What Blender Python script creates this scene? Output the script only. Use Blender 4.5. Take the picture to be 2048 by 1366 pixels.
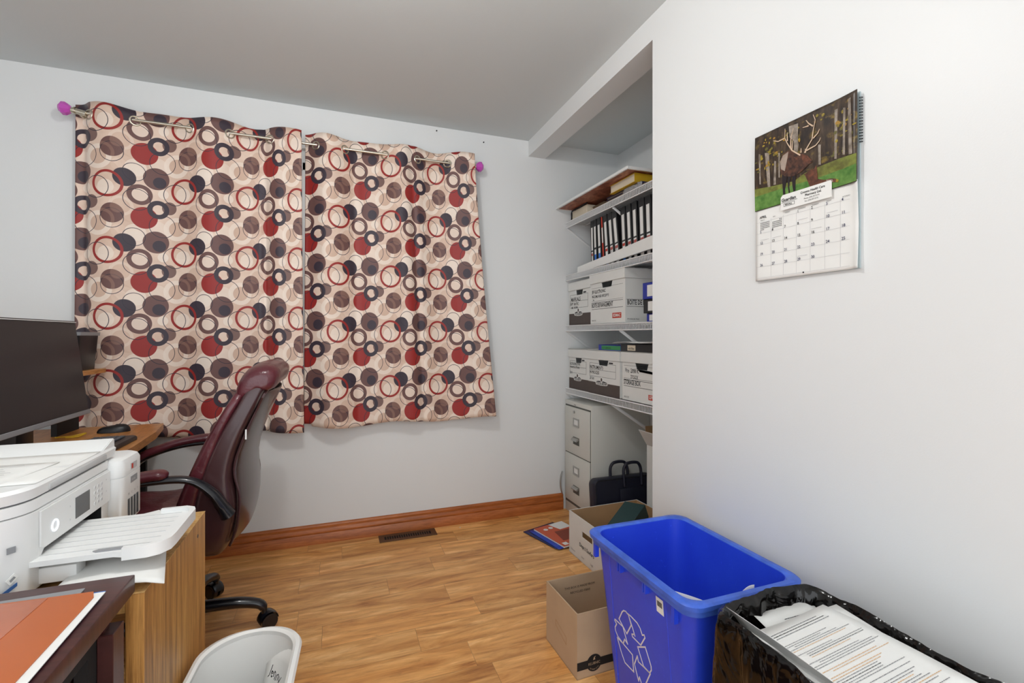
import bpy, bmesh, math, random
from mathutils import Vector, Matrix, noise as mnoise
random.seed(7)
PI = math.pi
C = bpy.context.scene.collection
for o in list(bpy.data.objects): bpy.data.objects.remove(o)

# ------------------------------------------------------------------ camera
YAW = math.atan(349/943)
cd = bpy.data.cameras.new('camera'); cam = bpy.data.objects.new('camera', cd); C.objects.link(cam)
cd.sensor_width = 36; cd.lens = 943/2048*36; cd.shift_y = -11/2048; cd.clip_start = .02
cam.location = (0, 0, 1.163); cam.rotation_euler = (PI/2, 0, -YAW)
bpy.context.scene.camera = cam
# ------------------------------------------------------------------ world, light, exposure
w = bpy.data.worlds.new('world'); bpy.context.scene.world = w; w.use_nodes = True
bg = w.node_tree.nodes['Background']; bg.inputs[0].default_value = (.93, .965, 1, 1); bg.inputs[1].default_value = 1.46
vs = bpy.context.scene.view_settings
vs.view_transform = 'Standard'; vs.look = 'None'; vs.gamma = 1; vs.use_curve_mapping = False; vs.exposure = 0.76
LAMP = (-.08, 1.13, 2.31)
LAMP_POWER = 14
ld = bpy.data.lights.new('ceiling_bulb_light', 'POINT'); ld.energy = LAMP_POWER; ld.shadow_soft_size = .045; ld.color = (1, .99, .97)
lo = bpy.data.objects.new('ceiling_bulb_light', ld); lo.location = (LAMP[0], LAMP[1], LAMP[2]-.0); C.objects.link(lo)

# ------------------------------------------------------------------ helpers
def lin(c):
    if isinstance(c, str):
        c = c.lstrip('#'); c = [int(c[i:i+2], 16) for i in (0, 2, 4)]
    out = []
    for v in c:
        v /= 255.0
        out.append(v/12.92 if v <= .04045 else ((v+.055)/1.055)**2.4)
    return (*out, 1)
MATS = {}
def newmat(name):
    m = bpy.data.materials.new(name); m.use_nodes = True
    return m, m.node_tree, m.node_tree.nodes['Principled BSDF']
def coords(nt, scale=(1, 1, 1), kind='Object'):
    tc = nt.nodes.new('ShaderNodeTexCoord'); mp = nt.nodes.new('ShaderNodeMapping'); mp.inputs['Scale'].default_value = scale
    nt.links.new(tc.outputs[kind], mp.inputs[0]); return mp.outputs[0]
def mixc(nt, fac, a, b, blend='MIX'):
    n = nt.nodes.new('ShaderNodeMix'); n.data_type = 'RGBA'; n.blend_type = blend
    for s, v in ((0, fac), (6, a), (7, b)):
        if isinstance(v, (tuple, list, float, int)): n.inputs[s].default_value = v
        else: nt.links.new(v, n.inputs[s])
    return n.outputs[2]
def noise(nt, vec, scale, detail=4, rough=.55, dist=0):
    n = nt.nodes.new('ShaderNodeTexNoise'); nt.links.new(vec, n.inputs['Vector'])
    n.inputs['Scale'].default_value = scale; n.inputs['Detail'].default_value = detail
    n.inputs['Roughness'].default_value = rough; n.inputs['Distortion'].default_value = dist
    return n.outputs['Fac']
def ramp(nt, fac, stops):
    r = nt.nodes.new('ShaderNodeValToRGB'); nt.links.new(fac, r.inputs[0]); e = r.color_ramp.elements
    while len(e) > 1: e.remove(e[0])
    e[0].position = stops[0][0]; e[0].color = stops[0][1]
    for p, c in stops[1:]:
        k = e.new(p); k.color = c
    return r.outputs[0]
def bump(nt, b, h, strength=.3, dist=.002):
    n = nt.nodes.new('ShaderNodeBump'); n.inputs['Strength'].default_value = strength; n.inputs['Distance'].default_value = dist
    nt.links.new(h, n.inputs['Height']); nt.links.new(n.outputs[0], b.inputs['Normal'])
def M(name, col, rough=.5, metal=0, var=0, vscale=8, bmp=0, bscale=60, bdist=.001, coat=0, trans=0, alpha=1, spec=None, emit=0):
    if name in MATS: return MATS[name]
    m, nt, b = newmat(name)
    c = lin(col)
    b.inputs['Base Color'].default_value = c; b.inputs['Roughness'].default_value = rough; b.inputs['Metallic'].default_value = metal
    b.inputs['Coat Weight'].default_value = coat; b.inputs['Transmission Weight'].default_value = trans; b.inputs['Alpha'].default_value = alpha
    if spec is not None: b.inputs['Specular IOR Level'].default_value = spec
    v = coords(nt)
    n = noise(nt, v, vscale, 5)
    lo_ = tuple(x*(1-var) for x in c[:3])+(1,); hi = tuple(min(1, x*(1+var*.6)) for x in c[:3])+(1,)
    if var: nt.links.new(ramp(nt, n, [(.3, lo_), (.7, hi)]), b.inputs['Base Color'])
    if bmp: bump(nt, b, noise(nt, v, bscale, 4), bmp, bdist)
    if emit: b.inputs['Emission Color'].default_value = c; b.inputs['Emission Strength'].default_value = emit
    MATS[name] = m
    return m
def wood(name, dark, mid, light, stretch=(1, 12, 12), scale=3, rough=.4, bmp=.1):
    if name in MATS: return MATS[name]
    m, nt, b = newmat(name)
    v = coords(nt, stretch)
    n = noise(nt, v, scale, 8, .6, 1.2); n2 = noise(nt, v, scale*7, 4, .6)
    c1 = ramp(nt, n, [(.3, lin(dark)), (.5, lin(mid)), (.72, lin(light))])
    c2 = ramp(nt, n2, [(.35, (.55, .5, .45, 1)), (.55, (1, 1, 1, 1))])
    nt.links.new(mixc(nt, .6, c1, c2, 'MULTIPLY'), b.inputs['Base Color'])
    b.inputs['Roughness'].default_value = rough
    bump(nt, b, n2, bmp, .001)
    MATS[name] = m
    return m

ROOT = {}
def thing(name, label, cat, loc=(0, 0, 0), rot=0, group=None):
    o = bpy.data.objects.new(name, None); C.objects.link(o); o.empty_display_size = .05
    o.location = loc; o.rotation_euler = (0, 0, rot) if not isinstance(rot, (tuple, list)) else rot
    o['label'] = label; o['category'] = cat
    if group: o['group'] = group
    ROOT[o.name] = Vector(loc)
    return o
def rootloc(p):
    while p is not None:
        if p.name in ROOT: return ROOT[p.name]
        p = p.parent
    return Vector((0, 0, 0))
def obj(name, bm, mats, parent=None, world=False, smooth=40, label=None, cat=None, group=None, kind=None):
    """link a bmesh as one object; world=True: coordinates are world ones (parent unrotated)"""
    me = bpy.data.meshes.new(name)
    if world and parent: bmesh.ops.translate(bm, vec=-rootloc(parent), verts=bm.verts)
    org = None
    if world and not parent and kind != 'structure' and len(bm.verts):   # put the origin at the base centre
        xs = [v.co.x for v in bm.verts]; ys = [v.co.y for v in bm.verts]; zs = [v.co.z for v in bm.verts]
        org = Vector(((min(xs)+max(xs))/2, (min(ys)+max(ys))/2, min(zs)))
        bmesh.ops.translate(bm, vec=-org, verts=bm.verts)
    bm.normal_update(); bm.to_mesh(me); bm.free()
    if not isinstance(mats, (list, tuple)): mats = [mats]
    for m in mats: me.materials.append(m)
    if smooth:
        me.polygons.foreach_set('use_smooth', [True]*len(me.polygons))
        me.set_sharp_from_angle(angle=math.radians(smooth))
    o = bpy.data.objects.new(name, me); C.objects.link(o)
    if org: o.location = org
    if parent: o.parent = parent
    if label: o['label'] = label
    if cat: o['category'] = cat
    if group: o['group'] = group
    if kind: o['kind'] = kind
    return o
def subsurf(o, n=1):
    m = o.modifiers.new('subdivision', 'SUBSURF'); m.levels = n; m.render_levels = n; return o
def solid(o, t, off=0):
    m = o.modifiers.new('thickness', 'SOLIDIFY'); m.thickness = t; m.offset = off; return o
def BM(): return bmesh.new()
def setmi(bm, n0, mi):
    bm.faces.ensure_lookup_table()
    for f in bm.faces[n0:]: f.material_index = mi
def box(bm, x0, x1, y0, y1, z0, z1, bev=0, seg=2, mi=0, T=None):
    vs_ = [bm.verts.new((x, y, z)) for x in (x0, x1) for y in (y0, y1) for z in (z0, z1)]
    fs = [bm.faces.new([vs_[i] for i in f]) for f in ((0, 1, 3, 2), (4, 6, 7, 5), (0, 4, 5, 1), (2, 3, 7, 6), (0, 2, 6, 4), (1, 5, 7, 3))]
    for f in fs: f.material_index = mi
    geom = vs_
    if bev:
        es = set(e for f in fs for e in f.edges)
        r = bmesh.ops.bevel(bm, geom=list(es), offset=bev, segments=seg, affect='EDGES', profile=.5)
        geom = list(set(r['verts']) | set(v for v in vs_ if v.is_valid))
        for f in r['faces']: f.material_index = mi
    if T is not None: bmesh.ops.transform(bm, matrix=T, verts=geom)
    return geom
def frames(pts, ref=None, closed=False):
    n = len(pts); out = []; prev = None
    for i in range(n):
        a = pts[(i-1) % n] if (closed or i > 0) else pts[i]; b = pts[(i+1) % n] if (closed or i < n-1) else pts[i]
        t = (b-a).normalized()
        if ref is not None: s = Vector(ref)
        else:
            if prev is None:
                up = Vector((0, 0, 1)) if abs(t.z) < .9 else Vector((1, 0, 0)); s = t.cross(up)
            else: s = prev
        s = (s-t*s.dot(t))
        if s.length < 1e-6: s = t.orthogonal()
        s.normalize(); prev = s
        out.append((t, s, s.cross(t)))
    return out
def tube(bm, pts, r, seg=8, closed=False, ref=None, r2=None, mi=0, pw=1.0):
    """sweep; r half width along side vector, r2 along the other; values or lists"""
    pts = [Vector(p) for p in pts]; n = len(pts); F = frames(pts, ref, closed)
    R = r if isinstance(r, (list, tuple)) else [r]*n
    R2 = R if r2 is None else (r2 if isinstance(r2, (list, tuple)) else [r2]*n)
    rings = []
    for i in range(n):
        t, s, u = F[i]; ring = []
        for k in range(seg):
            a = 2*PI*k/seg; ca, sa = math.cos(a), math.sin(a)
            ca = math.copysign(abs(ca)**pw, ca); sa = math.copysign(abs(sa)**pw, sa)
            ring.append(bm.verts.new(pts[i]+s*ca*R[i]+u*sa*R2[i]))
        rings.append(ring)
    return skinrings(bm, rings, closed, mi)
def skinrings(bm, rings, closed=False, mi=0, cap=True):
    n = len(rings); seg = len(rings[0])
    for i in range(n if closed else n-1):
        a, b = rings[i], rings[(i+1) % n]
        for k in range(seg):
            f = bm.faces.new((a[k], a[(k+1) % seg], b[(k+1) % seg], b[k])); f.material_index = mi
    if not closed and cap:
        if cap in (True, 'both', 'start'): bm.faces.new(list(reversed(rings[0]))).material_index = mi
        if cap in (True, 'both', 'end'): bm.faces.new(rings[-1]).material_index = mi
    return rings
def loft(bm, rings, cap=True, mi=0, closed=False):
    return skinrings(bm, [[bm.verts.new(p) for p in r] for r in rings], closed, mi, cap)
def smoothpath(pts, n=8):
    pts = [Vector(p) for p in pts]; out = []
    for i in range(len(pts)-1):
        p0 = pts[max(i-1, 0)]; p1 = pts[i]; p2 = pts[i+1]; p3 = pts[min(i+2, len(pts)-1)]
        for k in range(n):
            t = k/n
            out.append(.5*((2*p1)+(-p0+p2)*t+(2*p0-5*p1+4*p2-p3)*t*t+(-p0+3*p1-3*p2+p3)*t**3))
    out.append(pts[-1]); return out
def rrect(cx, cy, hx, hy, r, n=5):
    out = []
    for (sx, sy, a0) in ((1, 1, 0), (-1, 1, 90), (-1, -1, 180), (1, -1, 270)):
        for k in range(n+1):
            a = math.radians(a0+90*k/n)
            out.append((cx+sx*(hx-r)+r*math.cos(a), cy+sy*(hy-r)+r*math.sin(a)))
    return out
def cyl(bm, p0, p1, r, seg=20, r1=None, mi=0):
    p0, p1 = Vector(p0), Vector(p1)
    return tube(bm, [p0, p1], [r, r if r1 is None else r1], seg, mi=mi)
def prism(bm, poly, T, d, mi=0):
    """2-D polygon in the xy plane of T, thickness d along its +z"""
    a = [bm.verts.new(T @ Vector((x, y, 0))) for x, y in poly]; b = [bm.verts.new(T @ Vector((x, y, d))) for x, y in poly]
    n = len(poly)
    f1 = bm.faces.new(list(reversed(a))); f2 = bm.faces.new(b); f1.material_index = f2.material_index = mi
    for i in range(n): bm.faces.new((a[i], a[(i+1) % n], b[(i+1) % n], b[i])).material_index = mi
def holed(bm, outer, hole, T, d, mi=0):
    """quad with a four-cornered hole, extruded by d"""
    L = [[bm.verts.new(T @ Vector((x, y, z))) for x, y in P] for z in (0, d) for P in (outer, hole)]
    o0, h0, o1, h1 = L
    for i in range(4):
        j = (i+1) % 4
        for q_ in ((o0[i], h0[i], h0[j], o0[j]), (o1[i], o1[j], h1[j], h1[i]), (o0[i], o0[j], o1[j], o1[i]), (h0[i], h1[i], h1[j], h0[j])):
            bm.faces.new(q_).material_index = mi
def ribbon(bm, pts, wd, T, d=.0006, closed=True, mi=0):
    n = len(pts); P = [Vector((x, y)) for x, y in pts]
    for i in range(n if closed else n-1):
        a, b = P[i], P[(i+1) % n]
        if (b-a).length < 1e-6: continue
        t = (b-a).normalized(); s = Vector((-t.y, t.x))*wd/2; a = a-t*wd*.35; b = b+t*wd*.35
        prism(bm, [tuple(a-s), tuple(b-s), tuple(b+s), tuple(a+s)], T, d, mi)
def plane_T(origin, right, up):
    r = Vector(right).normalized(); u = Vector(up).normalized(); n = r.cross(u)
    return Matrix(((r.x, u.x, n.x, origin[0]), (r.y, u.y, n.y, origin[1]), (r.z, u.z, n.z, origin[2]), (0, 0, 0, 1)))
_tc = {}
def text(bm, s, size, T, x=0, y=0, sx=1, mi=0, center=False, bold=0, rot=0, jitter=0):
    """letters as flat faces lying just above the plane T"""
    key = (s, bold)
    if key not in _tc:
        cu = bpy.data.curves.new('t', 'FONT'); cu.body = s; cu.resolution_u = 2; cu.offset = bold
        ob = bpy.data.objects.new('t', cu); C.objects.link(ob)
        bpy.context.view_layer.update()
        me = bpy.data.meshes.new_from_object(ob.evaluated_get(bpy.context.evaluated_depsgraph_get()))
        _tc[key] = ([v.co.copy() for v in me.vertices], [tuple(p.vertices) for p in me.polygons])
        bpy.data.objects.remove(ob); bpy.data.curves.remove(cu); bpy.data.meshes.remove(me)
    V, F = _tc[key]
    if not V: return
    wmax = max(v.x for v in V)
    ox = -wmax/2*size*sx if center else 0
    Rm = Matrix.Rotation(rot, 4, 'Z')
    vs_ = []
    for v in V:
        p = Vector((v.x*size*sx+ox, v.y*size+(math.sin(v.x*9)*size*jitter), 0)); p = Rm @ p
        vs_.append(bm.verts.new(T @ Vector((p.x+x, p.y+y, .0007))))
    for f in F:
        try: bm.faces.new([vs_[i] for i in f]).material_index = mi
        except ValueError: pass
def rect(bm, T, x0, x1, y0, y1, d=.0005, mi=0):
    prism(bm, [(x0, y0), (x1, y0), (x1, y1), (x0, y1)], T, d, mi)

# ------------------------------------------------------------------ materials
WALL = M('wall_paint', '#e3e5e5', .42, bmp=.22, bscale=260, bdist=.0008, spec=.35)
CEIL = M('ceiling_paint', '#d4dadb', .8, bmp=.3, bscale=180, bdist=.001)
BLACKP = M('black_plastic', '#17171a', .38)
BLACKM = M('black_matte', '#141416', .75)
WHITEP = M('white_plastic', '#e6e7e6', .38)
GREYP = M('grey_plastic', '#8f9194', .4)
INK = M('black_ink', '#1c1c20', .7)
PAPER = M('white_paper', '#e9e9e6', .75, var=.03)
CREAM = M('aged_paper', '#d9cfb9', .8, var=.08)
STEEL = M('brushed_steel', '#b9b8b4', .3, 1)
NICKEL = M('aged_nickel', '#cfc8b8', .3, 1)
WIRE = M('white_coated_wire', '#e8e9ea', .35)
CARDW = M('white_cardboard', '#dfe0dd', .8, var=.03)
CARDB = M('brown_cardboard', '#b8936a', .85, var=.08)
CARDT = M('tan_cardboard', '#bfa384', .85, var=.06)
RED = M('red_print', '#c23a28', .6)
BROWNPR = M('brown_print', '#514642', .7, var=.06)
CAB = M('cabinet_enamel', '#cfcfc8', .4)
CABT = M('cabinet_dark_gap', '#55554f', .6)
LEATHER = M('burgundy_leather', '#58242c', .3, var=.3, vscale=9, bmp=.6, bscale=26, bdist=.006, coat=.15)
LEATHERD = M('dark_burgundy_leather', '#402628', .32, var=.2, vscale=5, bmp=.15, bscale=30, bdist=.003, coat=.15)
NAVYL = M('black_navy_leather', '#191b2b', .5, bmp=.3, bscale=160)
BLUE = None

# floor
m, nt, b = newmat('laminate_planks'); FLOOR = m
v = coords(nt)
def math_(op, a_, b_=None):
    q = nt.nodes.new('ShaderNodeMath'); q.operation = op
    for i_, x_ in enumerate((a_, b_)):
        if x_ is None: continue
        if isinstance(x_, (int, float)): q.inputs[i_].default_value = x_
        else: nt.links.new(x_, q.inputs[i_])
    return q.outputs[0]
sp0 = nt.nodes.new('ShaderNodeSeparateXYZ'); nt.links.new(v, sp0.inputs[0])
row = math_('FLOOR', math_('DIVIDE', sp0.outputs[1], .1455))
off = math_('MULTIPLY', math_('FRACT', math_('MULTIPLY', math_('SINE', math_('MULTIPLY', row, 12.9898)), 43758.5)), .9)
cv = nt.nodes.new('ShaderNodeCombineXYZ'); nt.links.new(math_('ADD', sp0.outputs[0], off), cv.inputs[0]); nt.links.new(sp0.outputs[1], cv.inputs[1])
br = nt.nodes.new('ShaderNodeTexBrick'); nt.links.new(cv.outputs[0], br.inputs['Vector'])
br.inputs['Scale'].default_value = 1; br.inputs['Brick Width'].default_value = .62; br.inputs['Row Height'].default_value = .1455
br.inputs['Mortar Size'].default_value = .0008; br.inputs['Mortar Smooth'].default_value = .3; br.offset = 0; br.offset_frequency = 2
br.inputs['Color1'].default_value = (0, 0, 0, 1); br.inputs['Color2'].default_value = (1, 1, 1, 1); br.inputs['Mortar'].default_value = (.5, .5, .5, 1)
sep = nt.nodes.new('ShaderNodeSeparateXYZ'); nt.links.new(v, sep.inputs[0])
cmb = nt.nodes.new('ShaderNodeCombineXYZ')
mulx = nt.nodes.new('ShaderNodeMath'); mulx.operation = 'MULTIPLY'; mulx.inputs[1].default_value = .16; nt.links.new(sep.outputs[0], mulx.inputs[0])
nt.links.new(mulx.outputs[0], cmb.inputs[0]); nt.links.new(sep.outputs[1], cmb.inputs[1])
mz = nt.nodes.new('ShaderNodeMath'); mz.operation = 'MULTIPLY'; mz.inputs[1].default_value = 1.7; nt.links.new(br.outputs['Color'], mz.inputs[0]); nt.links.new(mz.outputs[0], cmb.inputs[2])
n1 = noise(nt, cmb.outputs[0], 14, 8, .62, 1.1); n2 = noise(nt, cmb.outputs[0], 55, 6, .7, .4)
n3 = noise(nt, cmb.outputs[0], 5, 3, .5, .6)
c1 = ramp(nt, n1, [(.28, lin('#9c6030')), (.42, lin('#c68c50')), (.56, lin('#daa466')), (.72, lin('#f6cb90'))])
c2 = ramp(nt, n2, [(.26, (.42, .33, .26, 1)), (.42, (.9, .87, .84, 1)), (.56, (1.02, 1.02, 1, 1)), (.75, (1.14, 1.12, 1.05, 1))])
c = mixc(nt, .75, c1, c2, 'MULTIPLY')
c = mixc(nt, .5, c, ramp(nt, n3, [(.3, (.9, .87, .82, 1)), (.7, (1.3, 1.26, 1.15, 1))]), 'MULTIPLY')
c = mixc(nt, 1.0, c, ramp(nt, br.outputs['Color'], [(0, (.98, .97, .96, 1)), (1, (1.16, 1.15, 1.13, 1))]), 'MULTIPLY')
mf = nt.nodes.new('ShaderNodeMath'); mf.operation = 'MULTIPLY'; mf.inputs[1].default_value = .55; nt.links.new(br.outputs['Fac'], mf.inputs[0])
c = mixc(nt, mf.outputs[0], c, lin('#4a2c16'))
nt.links.new(c, b.inputs['Base Color']); b.inputs['Roughness'].default_value = .38
bump(nt, b, n2, .08, .0008)

OAKP = wood('oak_panel', '#845a2e', '#b88546', '#d2a05c', (9, 9, .45), 5, .45, .25)
OAKE = wood('oak_edge', '#9b7440', '#c59a5c', '#d9b47a', (1, 1, 1), 20, .5)
DESKW = wood('honey_laminate', '#b0733a', '#c98a4a', '#d89a58', (6, 1, 6), 3, .35, .03)
CHERRY = wood('dark_cherry_laminate', '#34191a', '#472424', '#572f2b', (1, 9, 1), 3, .35, .03)
BASEW = wood('stained_baseboard', '#96501f', '#b3652f', '#c47640', (.6, 8, 8), 4, .4, .05)

# curtain print: circles and rings in a repeating square tile
m, nt, b = newmat('circle_print_fabric'); CURT = m
tc = nt.nodes.new('ShaderNodeTexCoord'); uv = tc.outputs['UV']
nz = noise(nt, uv, 2.3, 4)
base = ramp(nt, nz, [(.35, lin('#dcbfac')), (.65, lin('#ecd4c2'))])
def disc_fac(cx, cy, r, rin=0):
    s = nt.nodes.new('ShaderNodeVectorMath'); s.operation = 'SUBTRACT'; nt.links.new(uv, s.inputs[0]); s.inputs[1].default_value = (cx, cy, 0)
    wv = nt.nodes.new('ShaderNodeVectorMath'); wv.operation = 'WRAP'; nt.links.new(s.outputs[0], wv.inputs[0])
    wv.inputs[1].default_value = (.5, .5, .5); wv.inputs[2].default_value = (-.5, -.5, -.5)
    le = nt.nodes.new('ShaderNodeVectorMath'); le.operation = 'LENGTH'; nt.links.new(wv.outputs[0], le.inputs[0])
    def lt(rad, op='LESS_THAN'):
        q = nt.nodes.new('ShaderNodeMath'); q.operation = op; nt.links.new(le.outputs['Value'], q.inputs[0]); q.inputs[1].default_value = rad; return q.outputs[0]
    f = lt(r)
    if rin:
        g = nt.nodes.new('ShaderNodeMath'); g.operation = 'MULTIPLY'; nt.links.new(f, g.inputs[0]); nt.links.new(lt(rin, 'GREATER_THAN'), g.inputs[1]); f = g.outputs[0]
    return f
def shape(col, cx, cy, r, color, op=1.0, rin=0):
    f = disc_fac(cx, cy, r, rin)
    g = nt.nodes.new('ShaderNodeMath'); g.operation = 'MULTIPLY'; nt.links.new(f, g.inputs[0]); g.inputs[1].default_value = op
    return mixc(nt, g.outputs[0], col, lin(color))
c = base
TAN, PALE, BR, NV, RD, LN = '#d3b39e', '#f3e4d6', '#6b4a46', '#372c38', '#98231e', '#2a2433'
for (cx, cy, r, colr, op, rin) in [
    (.30, .30, .26, TAN, .6, 0), (.95, .85, .22, TAN, .5, 0), (.15, .70, .20, TAN, .45, .1), (.62, .62, .12, PALE, .5, 0),
    (.88, .60, .185, PALE, .75, .115), (.88, .60, .115, TAN, .9, 0), (.345, .70, .13, PALE, .75, 0), (.34, .74, .07, '#eee0d3', .5, 0),
    (.69, .06, .072, PALE, .8, 0), (-.02, .05, .11, PALE, .7, 0), (.32, -.22, .13, PALE, .45, 0), (.41, .11, .13, PALE, .55, 0), (.17, .32, .15, PALE, .4, .11),
    (.209, -.125, .138, NV, 1, 0), (.598, -.172, .172, BR, 1, 0), (.64, -.116, .088, NV, 1, 0),
    (0, 0, .204, RD, 1, .167), (.393, .107, .158, BR, 1, .099),
    (.45, .46, .168, RD, 1, 0), (.773, .275, .102, BR, .92, 0), (.625, .312, .144, NV, 1, .076),
    (.06, .44, .150, BR, 1, 0),
    (-0.143, 0.057, 0.17, LN, 1, 0.16), (0.357, 0.19, 0.167, LN, 1, 0.158), (0.682, 0.57, 0.179, LN, 1, 0.17), (0.057, 0.515, 0.151, LN, 1, 0.142), (0.325, -0.23, 0.139, LN, 1, 0.13)]:
    c = shape(c, cx, cy, r, colr, op, rin)
# lighter arcs inside the streaked disc
fd = disc_fac(.06, .44, .149)
fa = disc_fac(-.06, .54, .16, .115); fb = disc_fac(.13, .34, .09)
for ff in (fa, fb):
    g = nt.nodes.new('ShaderNodeMath'); g.operation = 'MULTIPLY'; nt.links.new(fd, g.inputs[0]); nt.links.new(ff, g.inputs[1])
    g2 = nt.nodes.new('ShaderNodeMath'); g2.operation = 'MULTIPLY'; g2.inputs[1].default_value = .35; nt.links.new(g.outputs[0], g2.inputs[0])
    c = mixc(nt, g2.outputs[0], c, lin('#a8816f'))
nt.links.new(c, b.inputs['Base Color']); b.inputs['Roughness'].default_value = .55; b.inputs['Sheen Weight'].default_value = .1
bump(nt, b, noise(nt, uv, 160, 2), .05, .0005)

# ------------------------------------------------------------------ the room
H = 2.44; YB = 2.86; XR = 1.173; XL = -1.95; YN = -1.0
def struct(name, bm, mat): return obj(name, bm, mat, kind='structure', world=True, smooth=30)
bm = BM(); box(bm, XL, 1.95, YN, YB, -.05, 0); struct('floor', bm, FLOOR)
bm = BM(); box(bm, XL-.1, 2.0, YN, YB+.1, H, H+.06); struct('ceiling', bm, CEIL)
bm = BM(); box(bm, XL-.1, 2.0, YB, YB+.1, -.05, H); struct('wall_back', bm, WALL)
bm = BM(); box(bm, XL-.1, XL, YN, YB, -.05, H); struct('wall_left', bm, WALL)
bm = BM(); box(bm, XR, XR+.119, YN, 1.562, 0, H); box(bm, XR, XR+.119, 1.562, YB, 2.339, H); struct('wall_right', bm, WALL)
bm = BM(); box(bm, 1.856, 1.95, 1.36, YB, 0, H); struct('wall_closet_back', bm, WALL)
bm = BM(); box(bm, XR+.119, 1.856, 1.30, 1.40, 0, H); struct('wall_closet_side', bm, WALL)
# wall behind the camera left out so the world light fills the room
def baseboard(name, p0, p1, nrm):
    prof = [(0, 0), (.016, 0), (.016, .052), (.013, .056), (.017, .060), (.017, .070), (.012, .080), (.010, .088), (.013, .094), (.012, .101), (.006, .107), (0, .108)]
    bm = BM(); rings = []
    for p in (p0, p1): rings.append([(p[0]+nrm[0]*u, p[1]+nrm[1]*u, v_+.0005) for u, v_ in prof])
    loft(bm, rings); bmesh.ops.recalc_face_normals(bm, faces=bm.faces)
    return obj(name, bm, BASEW, kind='structure', smooth=50)
baseboard('baseboard_back', (XL, YB), (1.42, YB), (0, -1))
baseboard('baseboard_left', (XL, YN), (XL, YB), (1, 0))
baseboard('baseboard_right', (XR, YN), (XR, 1.56), (-1, 0))

# window behind the curtains
bm = BM(); box(bm, -1.02, .70, YB-.012, YB, .80, 2.12); 
for x in (-1.02, -.18, .66): box(bm, x, x+.04, YB-.02, YB-.012, .80, 2.12)
for z in (.80, 2.08): box(bm, -1.02, .70, YB-.02, YB-.012, z, z+.04)
o = struct('window_1', bm, WHITEP)

# ceiling lamp (above the frame): base, bulb
t = thing('ceiling_lamp', 'flush ceiling lamp with bare frosted bulb in the middle of the ceiling', 'lamp', (LAMP[0], LAMP[1], 2.30))
bm = BM(); cyl(bm, (LAMP[0], LAMP[1], 2.425), (LAMP[0], LAMP[1], 2.44), .09, 32, .11); cyl(bm, (LAMP[0], LAMP[1], 2.37), (LAMP[0], LAMP[1], 2.425), .022, 16); obj('lamp_base', bm, WHITEP, t, world=True)

# nails in the wall above the curtains
for (x, z, lb) in ((.567, 2.415, 'small dark nail high on the white wall nearest the ceiling line'), (.866, 2.387, 'tiny dark nail on the white wall close to the closet beam')):
    bm = BM(); cyl(bm, (x, 2.852, z), (x, 2.864, z), .0035, 10); obj('nail', bm, BLACKM, world=True, label=lb, cat='nail')

# ------------------------------------------------------------------ curtain rod and curtains
ROD_Y, ROD_Z = 2.78, 2.2
t = thing('curtain_rod', 'thin nickel curtain rod with pink crystal end knobs above the window', 'curtain rod', (-.18, ROD_Y, ROD_Z))
bm = BM(); cyl(bm, (-1.13, ROD_Y, ROD_Z+.012), (.78, ROD_Y, ROD_Z-.003), .0068, 16); obj('pole', bm, NICKEL, t, world=True)
CRY = M('pink_crystal', '#d65ccb', .12, trans=.2, coat=.5)
for (x, s, z) in ((-1.185, 1, ROD_Z+.022), (.812, -1, ROD_Z+.0)):
    bm = BM()
    prof = [(0, 0), (.018, .004), (.030, .016), (.030, .030), (.020, .044), (.008, .052)]
    rings = []
    for r_, h_ in prof: rings.append([(x+s*(h_-.03), ROD_Y+max(r_, .001)*math.cos(2*PI*k/9), z+max(r_, .001)*math.sin(2*PI*k/9)) for k in range(9)])
    loft(bm, rings); bmesh.ops.recalc_face_normals(bm, faces=bm.faces)
    k = obj('finial', bm, CRY, t, world=True, smooth=0, label='pink faceted crystal knob')
    bm = BM(); cyl(bm, (x+s*.02, ROD_Y, z-.003), (x+s*.075, ROD_Y, ROD_Z+(.009 if s > 0 else -.003)), .013, 16); cyl(bm, (x+s*.03, ROD_Y, z-.004), (x+s*.036, ROD_Y, z-.004), .017, 16); obj('finial_collar', bm, NICKEL, t, world=True)
for x in (-1.13, .79):
    bm = BM(); tube(bm, [(x, YB, ROD_Z), (x, ROD_Y, ROD_Z)], .006, 10); cyl(bm, (x, YB-.006, ROD_Z), (x, YB, ROD_Z), .02, 16); obj('wall_bracket', bm, NICKEL, t, world=True)

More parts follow.
